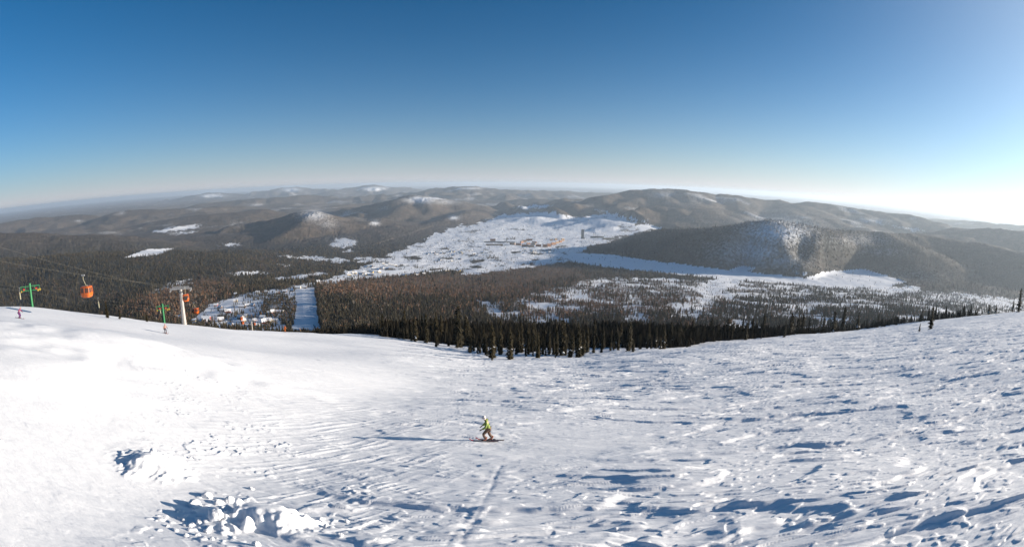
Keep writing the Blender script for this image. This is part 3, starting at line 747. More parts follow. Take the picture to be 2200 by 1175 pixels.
def block(px, py, wpx, hpx, yaw, m, label, group=None, name='apartment_block', depth=12, roof=True):
    p = hit(px, py, 900); d = math.hypot(p[0], p[1]); k = d / 1200.0; W, Hh = wpx * k * 1.15, hpx * k * 1.35
    r = empty(name, p, yaw, label, 'building', group)
    b = MB(); b.box((0, 0, Hh / 2 - 1), (W, depth, Hh + 2)); wo = b.build('wall', m, r)
    if roof:
        b = MB(); b.box((0, 0, Hh + .35), (W + .8, depth + .8, .7)); b.build('roof', MS, r)
    return r
ATOWN = 'orange apartment blocks of the town in the snowy valley'
TOWN = [  # px, base py, width px, height px, yaw, material, label or None
    (1059, 519, 10, 4.5, .1, M_ORANGE, 'orange block with dark flank standing alone at the left edge of the town'),
    (1101, 526, 10, 3.6, -.3, M_OCHRE, 'leftmost orange block of the dense curved town row'), (1114, 527, 10, 3.2, -.15, M_ORANGE, None), (1126, 520, 9, 3.4, .2, M_OCHRE, None),
    (1137, 517, 12, 3, .1, M_ORANGE, 'long ochre block at the back of the dense town row'), (1128, 530, 13, 3.4, .05, M_ORANGE, None), (1141, 531, 11, 3.4, .05, M_OCHRE, None),
    (1148, 523, 9, 3.2, -.2, M_ORANGE, None), (1157, 530, 10, 3.8, 0, M_ORANGE, None), (1171, 531, 9, 4.4, 0, M_ORANGE, None), (1179, 529.5, 8, 4.8, .35, M_ORANGE, 'tallest orange block at the front bend of the town row'),
    (1189, 526, 10, 4, .5, M_ORANGE, None), (1197, 523, 7, 3.2, .6, M_OCHRE, None), (1204, 521, 6, 3.6, .6, M_ORANGE, None), (1209, 518, 6, 4.4, .5, M_OCHRE, 'last orange block at the right end of the curved town row'),
    (1121, 522, 6, 2.8, .7, M_ORANGE, None), (1146, 526, 8, 2.8, -.3, M_OCHRE, None), (1135, 525, 7, 2.6, .4, M_ORANGE, None), (1194, 516, 5, 3, .4, M_OCHRE, None), (1184, 517, 5, 2.6, .2, M_OCHRE, None)]
for px, py, w_, h_, yw, m, lab in TOWN:
    block(px, py, w_, h_, yw, m, lab or 'orange walled apartment block with snowy roof in the valley town', None if lab else ATOWN)
block(1062, 527, 32, 2.2, .03, M_OCHRE, 'very long low ochre building in front of the left part of the town', depth=14)
block(1073, 521, 58, 1.6, .02, M_DARKC, 'very long low dark shed across the left part of the town', name='shed', depth=18)
block(1088, 521, 2.2, 6.5, 0, M_PALE, 'slender white tower rising from the long dark shed of the town', name='white_tower', depth=7)
block(1283, 511, 26, 2.6, -.12, M_OLIVE, 'long dark hall just right of the tall dark tower', name='hall', depth=30)
block(1307, 514, 22, 2.4, .22, M_OLIVE, 'long olive hall at the foot of the wooded hill, right of the dark hall', name='hall', depth=30)
# the tall dark mine tower
p = hit(1251.5, 513, 900); k = math.hypot(p[0], p[1]) / 1200
r = empty('mine_tower', p, .25, 'tall dark slab tower standing alone right of the orange town', 'tower')
b = MB(); Ht = 19.5 * k; b.box((0, 0, Ht / 2 - 2), (4.6 * k, 4.2 * k, Ht + 4)); shaft = b.build('wall', M_DARKC, r)
b = MB(); b.box((0, 0, Ht + .9), (4.9 * k, 4.5 * k, 1.8)); b.build('roof', M_DARKC, r)
b = MB(); b.box((3.2 * k, 0, 1.2 * k), (3.0 * k, 4 * k, 2.6 * k)); b.build('annex', M_DARKC, r)
for px, lab in ((1275.5, 'left one of two thin dark masts behind the long dark hall'), (1278.5, 'right one of two thin dark masts behind the long dark hall')):
    p = hit(px, 506, 900); k = math.hypot(p[0], p[1]) / 1200
    b = MB(); b.tube((0, 0, -2), (0, 0, 6.5 * k), 1.6, 1.0, 8); b.tube((0, 0, 6.5 * k), (0, 0, 6.8 * k), 1.5, 1.5, 8); o = b.build('mast', M_DARKC); o.location = p
    tag(o, lab, 'mast')

def cabin(px, py, wpx, hpx, yaw, m, label, group=None, name='lodge', roofm=None, dmin=600):
    p = hit(px, py, dmin); k = math.hypot(p[0], p[1]) / 1200; W = wpx * k; Hh = hpx * k * .55; D = max(6, W * .65); rh = hpx * k * .5
    r = empty(name, p, yaw, label, 'house', group)
    b = MB(); a, c = W / 2, D / 2
    b.add([(-a, -c, -2), (a, -c, -2), (a, c, -2), (-a, c, -2), (-a, -c, Hh), (a, -c, Hh), (a, c, Hh), (-a, c, Hh), (-a, 0, Hh + rh), (a, 0, Hh + rh)],
          [(0, 1, 5, 4), (2, 3, 7, 6), (1, 2, 6, 9, 5), (3, 0, 4, 8, 7)])
    wall = b.build('wall', m, r)
    b = MB(); e = .8; t_ = .45
    for sg in (-1, 1):
        y1, z1 = sg * (c + e), Hh - rh * e / c
        b.add([(-a - e, 0, Hh + rh + .02), (a + e, 0, Hh + rh + .02), (a + e, y1, z1), (-a - e, y1, z1), (-a - e, 0, Hh + rh + t_ + .02), (a + e, 0, Hh + rh + t_ + .02), (a + e, y1, z1 + t_), (-a - e, y1, z1 + t_)],
              [(0, 1, 2, 3), (4, 7, 6, 5), (0, 4, 5, 1), (3, 2, 6, 7), (1, 5, 6, 2), (0, 3, 7, 4)])
    roof = b.build('roof', roofm or MS, r)
    b = MB(); b.box((a * .4, c * .35, Hh + rh * .9), (.9, .9, 2.2)); b.build('chimney', M_LOG, roof)
    return r
LG = 'snow-roofed log lodges in the village beside the lower piste'
LODGES = [
    (443, 688, 19, 9, .2, M_REDW, 'long dark red lodge with snowy roof at the left end of the lodge village'), (434, 691, 9, 6, -.3, M_LOG, None), (448, 691, 8, 5, .6, M_REDW, None),
    (475, 690, 13, 9, .4, M_LOG, None), (464, 657, 8, 5, .2, M_REDW, None), (473, 662, 9, 5, -.2, M_LOG, None), (490, 671, 13, 7, .5, M_REDW, None), (480, 668, 7, 5, .1, M_LOG, None),
    (520, 660, 15, 5, .1, M_LOG, 'long low lodge with unbroken snowy roof at the upper edge of the lodge village'), (532, 657, 10, 5, .3, M_LOG, None), (543, 657, 8, 5, -.2, M_LOG, None), (506, 648, 8, 5, .3, M_YEL, None),
    (517, 685, 15, 8, -.4, M_PALE, None), (524, 691, 10, 8, .5, M_YEL, 'small yellow lodge with steep gable low in the middle of the lodge village'), (528, 681, 6, 6, .2, M_YEL, None), (564, 683, 10, 6, .1, M_PALE, None),
    (575, 693, 17, 10, .3, M_YEL, 'large yellow lodge in the lower part of the village nearest the piste'), (567, 695, 9, 10, .6, M_REDW, 'red gabled lodge against the left side of the large yellow lodge'), (590, 690, 10, 6, .1, M_PALE, None),
    (586, 673, 8, 8, .5, M_PINKW, 'pink gabled house at the left end of the long snow-roofed building'), (600, 671, 20, 5, .05, M_PALE, 'long snow-roofed building beside the pink gabled house'),
    (554, 701, 13, 7, .3, M_YEL, None), (547, 689, 7, 5, .5, M_PINKW, None), (578, 674, 8, 5, .1, M_LOG, None), (482, 696, 8, 6, .2, M_YEL, None), (496, 700, 9, 6, -.2, M_LOG, None), (530, 702, 9, 6, .2, M_REDW, None),
    (554, 630, 8, 5, .2, M_PALE, None), (506, 634, 6, 5, .4, M_LOG, None), (487, 629, 7, 4, -.3, M_PALE, None), (570, 628, 8, 4, .1, M_LOG, None), (385, 686, 14, 9, .5, M_YEL, 'yellow house with snowy roof left of the tall white lift tower'),
    (376, 692, 9, 6, .1, M_LOG, None), (418, 690, 7, 5, .2, M_YEL, None), (640, 620, 13, 6, .1, M_PALE, 'pale lift station building at the head of the lower piste'), (654, 619, 9, 5, .1, M_LOG, None), (684, 608, 7, 6, .4, M_YEL, 'small yellow house on the road right above the lower piste'),
    (628, 626, 8, 5, -.2, M_LOG, None), (612, 628, 9, 5, .1, M_LOG, None), (596, 631, 7, 5, .2, M_REDW, None), (697, 606, 7, 4, .1, M_PALE, None), (712, 603, 6, 4, .2, M_LOG, None)]
for px, py, w_, h_, yw, m, lab in LODGES:
    cabin(px, py, w_, h_, yw, m, lab or 'snow-roofed lodge among the trees of the village beside the lower piste', None if lab else LG)
# small far houses of the white valley
rg = np.random.default_rng(77)
def far_houses(poly, n, label, group):
    p = np.array(poly, float); k = 0; proto = []
    for m in (M_LOG, M_PALE, M_YEL):
        b = MB(); a, c, h_, rh = 6, 4.5, 3.2, 3.4
        b.add([(-a, -c, -2), (a, -c, -2), (a, c, -2), (-a, c, -2), (-a, -c, h_), (a, -c, h_), (a, c, h_), (-a, c, h_), (-a, 0, h_ + rh), (a, 0, h_ + rh)], [(0, 1, 5, 4), (2, 3, 7, 6), (1, 2, 6, 9, 5), (3, 0, 4, 8, 7)])
        e = 1.0
        for sg in (-1, 1): b.add([(-a - e, 0, h_ + rh + .6), (a + e, 0, h_ + rh + .6), (a + e, sg * (c + e), h_ - .2), (-a - e, sg * (c + e), h_ - .2)], [(0, 1, 2, 3)], 1)
        proto.append(b.build('house', [m, MS], link=False))
    while k < n:
        q = p.min(0) + rg.random(2) * (p.max(0) - p.min(0))
        if not inpoly(np.array([q[0]]), np.array([q[1]]), poly)[0]: continue
        g = hit(q[0], q[1], 1500); o = proto[k % 3].copy(); COL.objects.link(o); o.location = g; o.rotation_euler = (0, 0, rg.uniform(-.6, .6)); o.scale = (rg.uniform(.9, 1.8), rg.uniform(.9, 1.5), rg.uniform(.9, 1.5))
        tag(o, label, 'house', group); k += 1
far_houses([(735, 592), (770, 578), (820, 562), (860, 572), (800, 592)], 34, 'small snow-roofed house in the fan of white plots beyond the lower piste', 'houses in the fan of white plots')
far_houses([(860, 590), (985, 575), (990, 582), (870, 595)], 12, 'small snow-roofed house along the road at the far forest edge', 'houses along the road at the far forest edge')
far_houses([(900, 545), (1000, 535), (1060, 545), (960, 565)], 26, 'tiny house scattered over the white valley in front of the orange town', 'houses scattered in front of the town')
far_houses([(1100, 535), (1225, 535), (1215, 545), (1110, 548)], 14, 'tiny house on the snow directly below the orange apartment row', 'houses below the apartment row')
# ------------------------------------------------------------------ lifts
M_GREEN = mat('green_paint', (.035, .20, .075), .45, var=.15, scale=3)
M_YELP = mat('yellow_paint', (.32, .22, .04), .5, var=.15, scale=3)
M_ORNG = mat('orange_paint', (.50, .10, .014), .3, var=.1, scale=2, spec=.5)
M_STEEL = mat('steel', (.33, .33, .33), .4, metal=.6, var=.15, scale=4)
M_CONC = mat('white_concrete', (.36, .34, .32), .8, var=.1, scale=1.5, bump=.2)
M_ROPE = mat('wire_rope', (.15, .14, .115), .6, var=.2, scale=4)
M_RED = mat('red_paint', (.5, .05, .03), .5, var=.15, scale=3)
M_TUBE = mat('pale_yellow_tube', (.28, .26, .18), .6, var=.15, scale=3)
M_PANE = mat('tinted_pane', (.10, .045, .03), .12, var=.2, scale=2, spec=.6)
M_BLACK = mat('black_rubber', (.02, .02, .02), .7, var=.2, scale=5)

GP = []
def gondola(loc, rz, label, s=1.0, swing=0.0):
    """hangs from its grip at the origin"""
    r = empty('gondola_cabin', loc, rz, label, 'gondola'); r.scale = (s, s, s)
    def add(o): o.parent = r; return o
    if GP:
        for src, par in GP:
            o = src.copy(); COL.objects.link(o); o.parent = r if par is None else COPY[par]
            if par is None: COPY[src.name_full] = o
        return r
    b = MB(); b.box((0, 0, -.05), (.7, .22, .22)); b.tube((-.25, 0, .1), (-.25, .0, -.1), .12, n=10); b.tube((.25, 0, .1), (.25, 0, -.1), .12, n=10); GP.append((b.build('grip', M_STEEL, r), None))
    b = MB(); b.path([(0, 0, -.1), (-.04, 0, -.7), (.25, 0, -1.3), (.5, 0, -1.75)], .065, 8); b.box((.5, 0, -1.78), (.5, .3, .1)); GP.append((b.build('hanger_arm', M_TUBE, r), None))
    # body: rounded tub, glazed waist, roof
    def ring(w_, d_, z, n=28):
        return [(.5 + math.copysign(abs(math.cos(a)) ** .55, math.cos(a)) * w_, math.copysign(abs(math.sin(a)) ** .55, math.sin(a)) * d_, z) for a in [6.28318 * i / n for i in range(n)]]
    def loft(prof, m_, name, par=None, cap=True):
        b = MB(); n = 28; vs = [q for w_, d_, z in prof for q in ring(w_, d_, z)]
        fs = [(k * n + i, k * n + (i + 1) % n, (k + 1) * n + (i + 1) % n, (k + 1) * n + i) for k in range(len(prof) - 1) for i in range(n)]
        if cap: fs += [tuple(range(n))[::-1], tuple(range((len(prof) - 1) * n, len(prof) * n))]
        b.add(vs, fs); return b.build(name, m_, par or r, smooth=False)
    tub = loft([(.72, .62, -3.72), (.95, .80, -3.66), (1.10, .94, -3.3), (1.13, .96, -2.92), (1.10, .93, -2.88)], M_ORNG, 'tub'); GP.append((tub, None))
    glass = loft([(1.06, .90, -2.9), (.98, .82, -2.05)], M_PANE, 'window', cap=False); GP.append((glass, None))
    roof = loft([(1.02, .86, -2.08), (1.04, .88, -2.0), (.96, .80, -1.88), (.6, .5, -1.82)], M_ORNG, 'roof'); GP.append((roof, None))
    b = MB()
    for sx in (-1, 1):
        for sy in (-1, 1):
            b.tube((.5 + sx * .93, sy * .77, -2.92), (.5 + sx * .87, sy * .71, -2.0), .055, n=6)
        b.tube((.5 + sx * 1.09, 0, -2.92), (.5 + sx * 1.0, 0, -2.0), .045, n=6)
    for sy in (-1, 1): b.tube((.5, sy * .92, -2.92), (.5, sy * .84, -2.0), .05, n=6); b.box((.5, sy * .955, -3.2), (.04, .03, .6))
    for w_, d_, zz in ((1.08, .92, -2.93), (1.0, .84, -2.02)): b.path([(*q[:2], zz) for q in ring(w_, d_, zz) + ring(w_, d_, zz)[:1]], .045, 5)
    GP.append((b.build('window_frame', M_ORNG, r), None))
    b = MB(); b.box((.5 - 1.22, 0, -2.85), (.12, .8, .9)); b.box((.5 - 1.14, 0, -3.2), (.14, .5, .06)); GP.append((b.build('ski_rack', M_BLACK, r), None))
    return r
COPY = {}
def span(name, pts, rad, label, sag=0.0, m=None):
    out = []
    for a, b_ in zip(pts[:-1], pts[1:]):
        a, b_ = np.array(a, float), np.array(b_, float)
        for t_ in np.linspace(0, 1, 9)[:-1]:
            q = a + t_ * (b_ - a); q[2] -= 4 * sag * t_ * (1 - t_) * np.linalg.norm(b_ - a) / 100; out.append(q)
    out.append(np.array(pts[-1], float)); b = MB()
    b.path([tuple(q) for q in out], rad, 6); o = b.build(name, m or M_ROPE)
    return tag(o, label, 'cable')

# white concrete tower of the gondola line
DP = min(float(np.hypot(*hit(396, 697)[:2])), 131.0); pb = at(396, 698, DP); KT = DP / 1200; TZ = math.radians(24)
ztop = at(395, 619, DP)[2]; HT = ztop - pb[2]
r = empty('lift_tower', (pb[0], pb[1], pb[2] - .4), TZ, 'tall tapering white concrete lift tower with crossarm on the snow rim', 'lift tower')
b = MB(); n_ = 12; prof = [(6.6 * KT, -2), (6.0 * KT, 0), (5.3 * KT, HT * .25), (4.6 * KT, HT * .5), (3.9 * KT, HT * .75), (3.3 * KT, HT + .2)]
b.lathe(prof, 16); b.lathe([(3.3 * KT, HT + .2), (0.01, HT + .25)], 16); b.build('shaft', M_CONC, r, smooth=True)
b = MB(); b.box((0, 0, HT + .35), (5.4, .35, .35)); b.box((0, 0, HT + .75), (4.2, .22, .2)); b.box((-1.9, 0, HT + .55), (.12, .2, .35)); b.box((1.9, 0, HT + .55), (.12, .2, .35)); b.build('crossarm', M_STEEL, r)
for sx in (-1, 1):
    b = MB(); b.box((sx * 2.5, 0, HT + .05), (.14, 2.6, .2))
    for i in range(6):
        yy = -1.15 + i * .46; b.tube((sx * 2.5 - .08, yy, HT - .02), (sx * 2.5 + .08, yy, HT - .02), .21, n=12)
    b.build('sheave_train', M_STEEL, r)
b = MB()
for i in range(int(HT / .4)): b.box((.0, -(6.1 * KT - 2.7 * KT * i * .4 / HT), .3 + i * .4), (.4, .03, .03))
for sx in (-.2, .2): b.tube((sx, -6.1 * KT, .2), (sx, -3.4 * KT, HT), .025, n=5)
b.build('ladder', M_STEEL, r)
zt = ztop + .25
ends = {q: np.array([pb[0] + q * 2.5 * math.cos(TZ), pb[1] + q * 2.5 * math.sin(TZ), zt - .15]) for q in (-1, 1)}
upA = at(0, 531, 96.); upB = at(0, 561, 90.)
def ext(a, b_, k): return a + (a - b_) * k
P2 = at(540, 690, 430.)
span('haul_cable', [ext(upA, ends[-1], 1.0), upA, ends[-1], P2 + [-2.5, 0, 0], at(552, 705, 560.)], .010, 'upper of the two gondola cables running down to the white tower', .5)
span('haul_cable', [ext(upB, ends[1], 1.0), upB, ends[1], P2 + [2.5, 0, 0], at(555, 707, 560.)], .010, 'lower of the two gondola cables, carrying the nearest orange gondola', .5)
# further gondola tower, its foot hidden behind the rim
g = H(P2[0], P2[1]); r = empty('lift_tower', (P2[0], P2[1], float(g)), .4, 'small far lift tower between the lodges, below the orange skier', 'lift tower')
hh = P2[2] - float(g); b = MB(); b.lathe([(1.0, -1), (.5, hh)], 12); b.build('shaft', M_CONC, r, smooth=True); b = MB(); b.box((0, 0, hh), (5.4, .4, .4)); b.build('crossarm', M_STEEL, r)
def on_line(px, d, a, b_):                                      # z of the straight cable a-b above a given place
    v = at(px, 600, d); t_ = np.clip(np.dot((v - a)[:2], (b_ - a)[:2]) / np.dot((b_ - a)[:2], (b_ - a)[:2]), 0, 1); return a + t_ * (b_ - a)
gondola(at(178, 591, 100.), math.radians(12), 'nearest orange gondola cabin hanging over the snow rim at the left', 1.0)
gondola(at(397, 617, DP - 3.5), math.radians(125), 'orange gondola cabin passing in front of the white tower head', .85)
gondola(at(416, 650, 190.), math.radians(10), 'orange gondola cabin below and right of the white tower', 1.0)
gondola(at(516, 674, 330.), math.radians(-30), 'upper of two small orange gondolas close together above the lodges', 1.0)
gondola(at(519, 683, 345.), math.radians(-30), 'lower of two small orange gondolas close together above the lodges', 1.0)
gondola(at(545, 688, 400.), math.radians(-30), 'rightmost small orange gondola above the lodges, right of the close pair', .9)

# green T-shaped drag lift towers
def tbar(px, py, ytop, dd, wpx, label, rz):
    az_ = math.atan2(*ray(px, py)[:2]); x_, y_ = dd * math.sin(az_), dd * math.cos(az_); z0 = min(float(H(x_, y_)), at(px, py, dd)[2])
    top = at(px, ytop, dd)[2]; h = top - z0; W = wpx / 1200 * dd
    r = empty('drag_lift_tower', (x_, y_, z0 - .3), rz, label, 'lift tower')
    b = MB(); b.tube((0, 0, -.4), (0, 0, h + .3), .34, .24, 12); b.tube((0, 0, h + .3), (0, 0, h + .42), .3, .3, 12); post = b.build('post', M_GREEN, r)
    b = MB(); b.tube((-.34, .12, .4), (-.16, .12, h - .6), .04, n=6); b.tube((-.62, .12, .4), (-.4, .12, h - .6), .04, n=6)
    for i in range(int(h / .45)): t_ = .5 + i * .45; b.tube((-.33 + .16 * t_ / h, .12, t_), (-.61 + .2 * t_ / h, .12, t_), .022, n=5)
    b.build('ladder', M_GREEN, post)
    b = MB()
    for zz in (h - .15, h - 1.05): b.box((0, 0, zz), (W, .18, .14))
    for t_ in (-.5, -.25, .25, .5): b.box((t_ * W * .98, 0, h - .6), (.1, .14, .9))
    b.build('crossarm', M_GREEN, r)
    for sx, cols in ((-1, (M_YELP,)), (1, (M_YELP, M_YELP))):
        b = MB()
        for i, q in enumerate((-.3, .3) if sx > 0 else (0,)):
            b.tube((sx * W * .46 + q * .8, -.22, h - 1.15 + .12 * (i % 2)), (sx * W * .46 + q * .8, -.10, h - 1.15 + .12 * (i % 2)), .26 if sx > 0 else .2, n=14)
        b.build('sheave', M_YELP, r)
        b = MB(); b.box((sx * W * .46 - .7 * sx, -.16, h - .75), (.4, .2, .34)); b.build('bracket', M_RED, r)
    return np.array([x_, y_, z0 - .3 + h - 1.15]), W, rz
c1, w1, r1 = tbar(70, 661, 609, 128., 47, 'nearer green T-shaped lift tower on the snow rim at the far left', math.radians(40))
c2, w2, r2 = tbar(353, 692, 653, 142., 28, 'further green T-shaped lift tower left of the white tower', math.radians(32))
for sx, nm in ((-1, 'left'), (1, 'right')):
    e1 = c1 + np.array([sx * w1 * .46 * math.cos(r1), sx * w1 * .46 * math.sin(r1), .3]); e2 = c2 + np.array([sx * w2 * .46 * math.cos(r2), sx * w2 * .46 * math.sin(r2), .3])
    span('drag_cable', [e1 + np.array([-3, -60, 16]), e1, e2, e2 + (e2 - e1) * .8 + np.array([0, 0, -8.])], .006, nm + ' one of the two thin cables strung between the green lift towers', .8)
def drag(px, py0, py1, d, label):
    a = at(px, py0, d); b_ = at(px + 3, py1, d); o_ = Vector((0, 0, 0)); q = Vector(b_ - a)
    r = empty('drag_hanger', a, 0, label, 'drag hanger')
    b = MB(); b.tube((0, 0, 0), q * .38, .035, n=6); b.box((0, 0, .05), (.3, .12, .12)); b.build('rod', M_STEEL, r)
    b = MB(); b.tube(q * .36, q * .97, .16, .16, 12); b.tube(q * .96, q, .18, .18, 12); b.build('spring_tube', M_TUBE, r)
drag(41, 619, 643, 122., 'pale spring tube hanging left of the nearer green lift tower')
drag(210, 640, 661, 135., 'pale spring tube hanging below and right of the nearest orange gondola')
drag(342, 656, 673, 146., 'small pale spring tube hanging left of the further green lift tower')
# ------------------------------------------------------------------ people
def skin_mesh(name, joints, edges, m, parent=None, root=0, sub=2, smooth=True):
    """joints: (x, y, z, radius[, radius y]); grown with a Skin modifier"""
    me = bpy.data.meshes.new(name); me.from_pydata([j[:3] for j in joints], edges, [])
    o = bpy.data.objects.new(name, me); COL.objects.link(o)
    md = o.modifiers.new('skin', 'SKIN'); md.use_smooth_shade = True; md.branch_smoothing = .4
    if not me.skin_vertices: me.attributes  # layer is made with the modifier's first use below
    if len(me.skin_vertices) == 0:
        bm_ = bmesh.new(); bm_.from_mesh(me); bm_.verts.layers.skin.verify(); bm_.to_mesh(me); bm_.free()
    sk = me.skin_vertices[0].data
    for i, j in enumerate(joints):
        sk[i].radius = (j[3], j[4] if len(j) > 4 else j[3]); sk[i].use_root = (i == root)
    s_ = o.modifiers.new('sub', 'SUBSURF'); s_.levels = sub; s_.render_levels = sub
    me.materials.append(m)
    if parent: o.parent = parent
    return o
M_SKIN = mat('skin', (.50, .29, .21), .6, var=.06, scale=9)
M_BOOT = mat('boot_plastic', (.30, .12, .08), .4, var=.15, scale=6)
M_DKGLOVE = mat('dark_glove', (.035, .02, .03), .8, var=.2, scale=9)
M_HELM = mat('white_helmet', (.72, .68, .66), .35, var=.1, scale=5)
M_HSTR = mat('helmet_stripe', (.06, .03, .03), .4, var=.1, scale=5)
M_SKI = mat('ski_dark_red', (.055, .010, .016), .35, var=.3, scale=3, spec=.5)
M_TIP = mat('ski_tip_red', (.26, .03, .02), .35, var=.15, scale=3)
M_POLE = mat('pole_metal', (.10, .10, .10), .4, metal=.5, var=.1, scale=3)
def fabric(n, c): return mat(n, c, .85, var=.16, scale=5, bump=.25)
def skier(loc, yaw, J, jacket, trousers, helm, label, s=1.0, hair=None):
    """J: joint positions in (forward, left, up); yaw turns +X (forward) to the heading"""
    r = empty('person', loc, yaw, label, 'person'); r.scale = (s, s, s)
    P_ = J
    def j(n, rad, rad2=None): return (*P_[n], rad, rad2 or rad)
    def mid(a, b_, t_, rad): return tuple(P_[a][i] + t_ * (P_[b_][i] - P_[a][i]) for i in range(3)) + (rad, rad)
    # body: one continuous figure with face and five-fingered hands
    jt = [j('pelvis', .13, .11), j('chest', .15, .11), j('neck', .055), j('head', .085, .075), (P_['head'][0] + .015, P_['head'][1], P_['head'][2] + .10, .07, .065)]
    ed = [(0, 1), (1, 2), (2, 3), (3, 4)]
    def chain(start, items):
        pr = start
        for it in items: jt.append(it); ed.append((pr, len(jt) - 1)); pr = len(jt) - 1
        return pr
    hands = {}
    for sd in ('L', 'R'):
        chain(0, [j('hip' + sd, .10), mid('hip' + sd, 'knee' + sd, .5, .085), j('knee' + sd, .062), mid('knee' + sd, 'ankle' + sd, .4, .055), j('ankle' + sd, .04), j('toe' + sd, .035)])
        hands[sd] = chain(1, [j('sh' + sd, .075), mid('sh' + sd, 'el' + sd, .5, .055), j('el' + sd, .045), mid('el' + sd, 'wr' + sd, .5, .04), j('wr' + sd, .028)])
        w_ = Vector(P_['wr' + sd]); dr = (w_ - Vector(P_['el' + sd])).normalized(); side = dr.cross(Vector((0, 1, 0))).normalized(); nrm = dr.cross(side)
        palm = w_ + dr * .06; pk = chain(hands[sd], [(*palm, .03, .026)])
        for f_ in range(4):
            q = palm + nrm * (.024 * (f_ - 1.5)) + dr * .025; e1 = q + dr * (.032 + .006 * (f_ in (1, 2))) ; e2 = e1 + dr * .012 + side * .03
            chain(pk, [(*q, .009), (*e1, .0085), (*e2, .0075)])
        q = palm + nrm * .036 - dr * .015; chain(pk, [(*q, .010), (*(q + nrm * .018 + side * .03), .009)])
    hd = Vector(P_['head'])
    body = skin_mesh('body', jt, ed, M_SKIN, r, 0, 1)
    # face details
    b = MB(); b.lathe([(.001, -.012), (.013, -.006), (.011, .004), (.001, .02)], 8, c=(hd.x + .088, hd.y, hd.z + .01)); b.build('nose', M_SKIN, body, True)
    # jacket
    jj = [(P_['pelvis'][0], P_['pelvis'][1], P_['pelvis'][2] - .06, .17, .14), (*P_['pelvis'][:2], P_['pelvis'][2] + .1, .165, .135), j('chest', .185, .145), (*[P_['neck'][i] * .8 + P_['chest'][i] * .2 for i in range(3)], .115, .105), (*[P_['neck'][i] * .8 + P_['head'][i] * .2 for i in range(3)], .08, .08)]
    je = [(0, 1), (1, 2), (2, 3), (3, 4)]
    def ch2(start, items, jl, el):
        pr = start
        for it in items: jl.append(it); el.append((pr, len(jl) - 1)); pr = len(jl) - 1
    for sd in ('L', 'R'): ch2(2, [j('sh' + sd, .10), mid('sh' + sd, 'el' + sd, .5, .085), j('el' + sd, .078), mid('el' + sd, 'wr' + sd, .55, .066), mid('el' + sd, 'wr' + sd, .92, .055)], jj, je)
    skin_mesh('jacket', jj, je, jacket, r, 1, 2)
    # trousers
    tj = [(*P_['pelvis'][:2], P_['pelvis'][2] + .02, .15, .13)]; te = []
    for sd in ('L', 'R'): ch2(0, [j('hip' + sd, .115), mid('hip' + sd, 'knee' + sd, .5, .105), j('knee' + sd, .088), mid('knee' + sd, 'ankle' + sd, .45, .086), mid('knee' + sd, 'ankle' + sd, .9, .085)], tj, te)
    skin_mesh('trousers', tj, te, trousers, r, 0, 2)
    for sd in ('L', 'R'):
        a, t_ = Vector(P_['ankle' + sd]), Vector(P_['toe' + sd])
        skin_mesh('boot', [(*(a + Vector((-.02, 0, .17))), .068), (*a, .066), (*(a + (t_ - a) * .35 + Vector((0, 0, -.03))), .058), (*t_, .048)], [(0, 1), (1, 2), (2, 3)], M_BOOT, r, 1, 2)
        w_ = Vector(P_['wr' + sd]); dr = (w_ - Vector(P_['el' + sd])).normalized(); side = dr.cross(Vector((0, 1, 0))).normalized(); nrm = dr.cross(side)
        palm = w_ + dr * .06; gj = [(*(w_ - dr * .03), .05), (*palm, .045)]; ge = [(0, 1)]
        for f_ in range(4):
            q = palm + nrm * (.03 * (f_ - 1.5)) + dr * .03; e1 = q + dr * (.035 + .006 * (f_ in (1, 2))); e2 = e1 + dr * .01 + side * .035
            ch2(1, [(*q, .0145), (*e1, .0135), (*e2, .0125)], gj, ge)
        q = palm + nrm * .045 - dr * .01; ch2(1, [(*q, .016), (*(q + nrm * .02 + side * .03), .014)], gj, ge)
        skin_mesh('glove', gj, ge, M_DKGLOVE, r, 0, 1)
    b = MB(); b.lathe([(.118, -.03), (.126, .02), (.12, .07), (.095, .115), (.05, .14), (.002, .148)], 20, 0, (hd.x - .005, hd.y, hd.z + .025)); b.lathe([(.128, .035), (.1245, .062)], 20, 1, (hd.x - .005, hd.y, hd.z + .025))
    b.build('helmet', [helm, M_HSTR], r, True)
    b = MB(); n = 10
    for zz, k in ((0, 0), (.06, 1)):
        pass
    vs = [(hd.x + .118 * math.cos(a_) * 1.02, hd.y + .105 * math.sin(a_), hd.z + zz) for zz in (-.005, .055) for a_ in np.linspace(-1.1, 1.1, n)]
    b.add(vs, [(i, i + 1, n + i + 1, n + i) for i in range(n - 1)]); gm = b.build('goggles', M_HSTR, r, True)
    sd_ = gm.modifiers.new('solid', 'SOLIDIFY'); sd_.thickness = .02
    return r
def tilt(o, yaw):
    """lay a ski on the snow: pitch from the ground under its two ends"""
    x, y = o.location.x, o.location.y; c, s = math.cos(yaw), math.sin(yaw)
    z1, z0 = float(H(x + .8 * c, y + .8 * s)), float(H(x - .8 * c, y - .8 * s)); zm = float(H(x, y))
    o.rotation_euler = (0, -math.atan2(z1 - z0, 1.6), yaw); o.location.z = max(zm, (z0 + z1) / 2) + .02
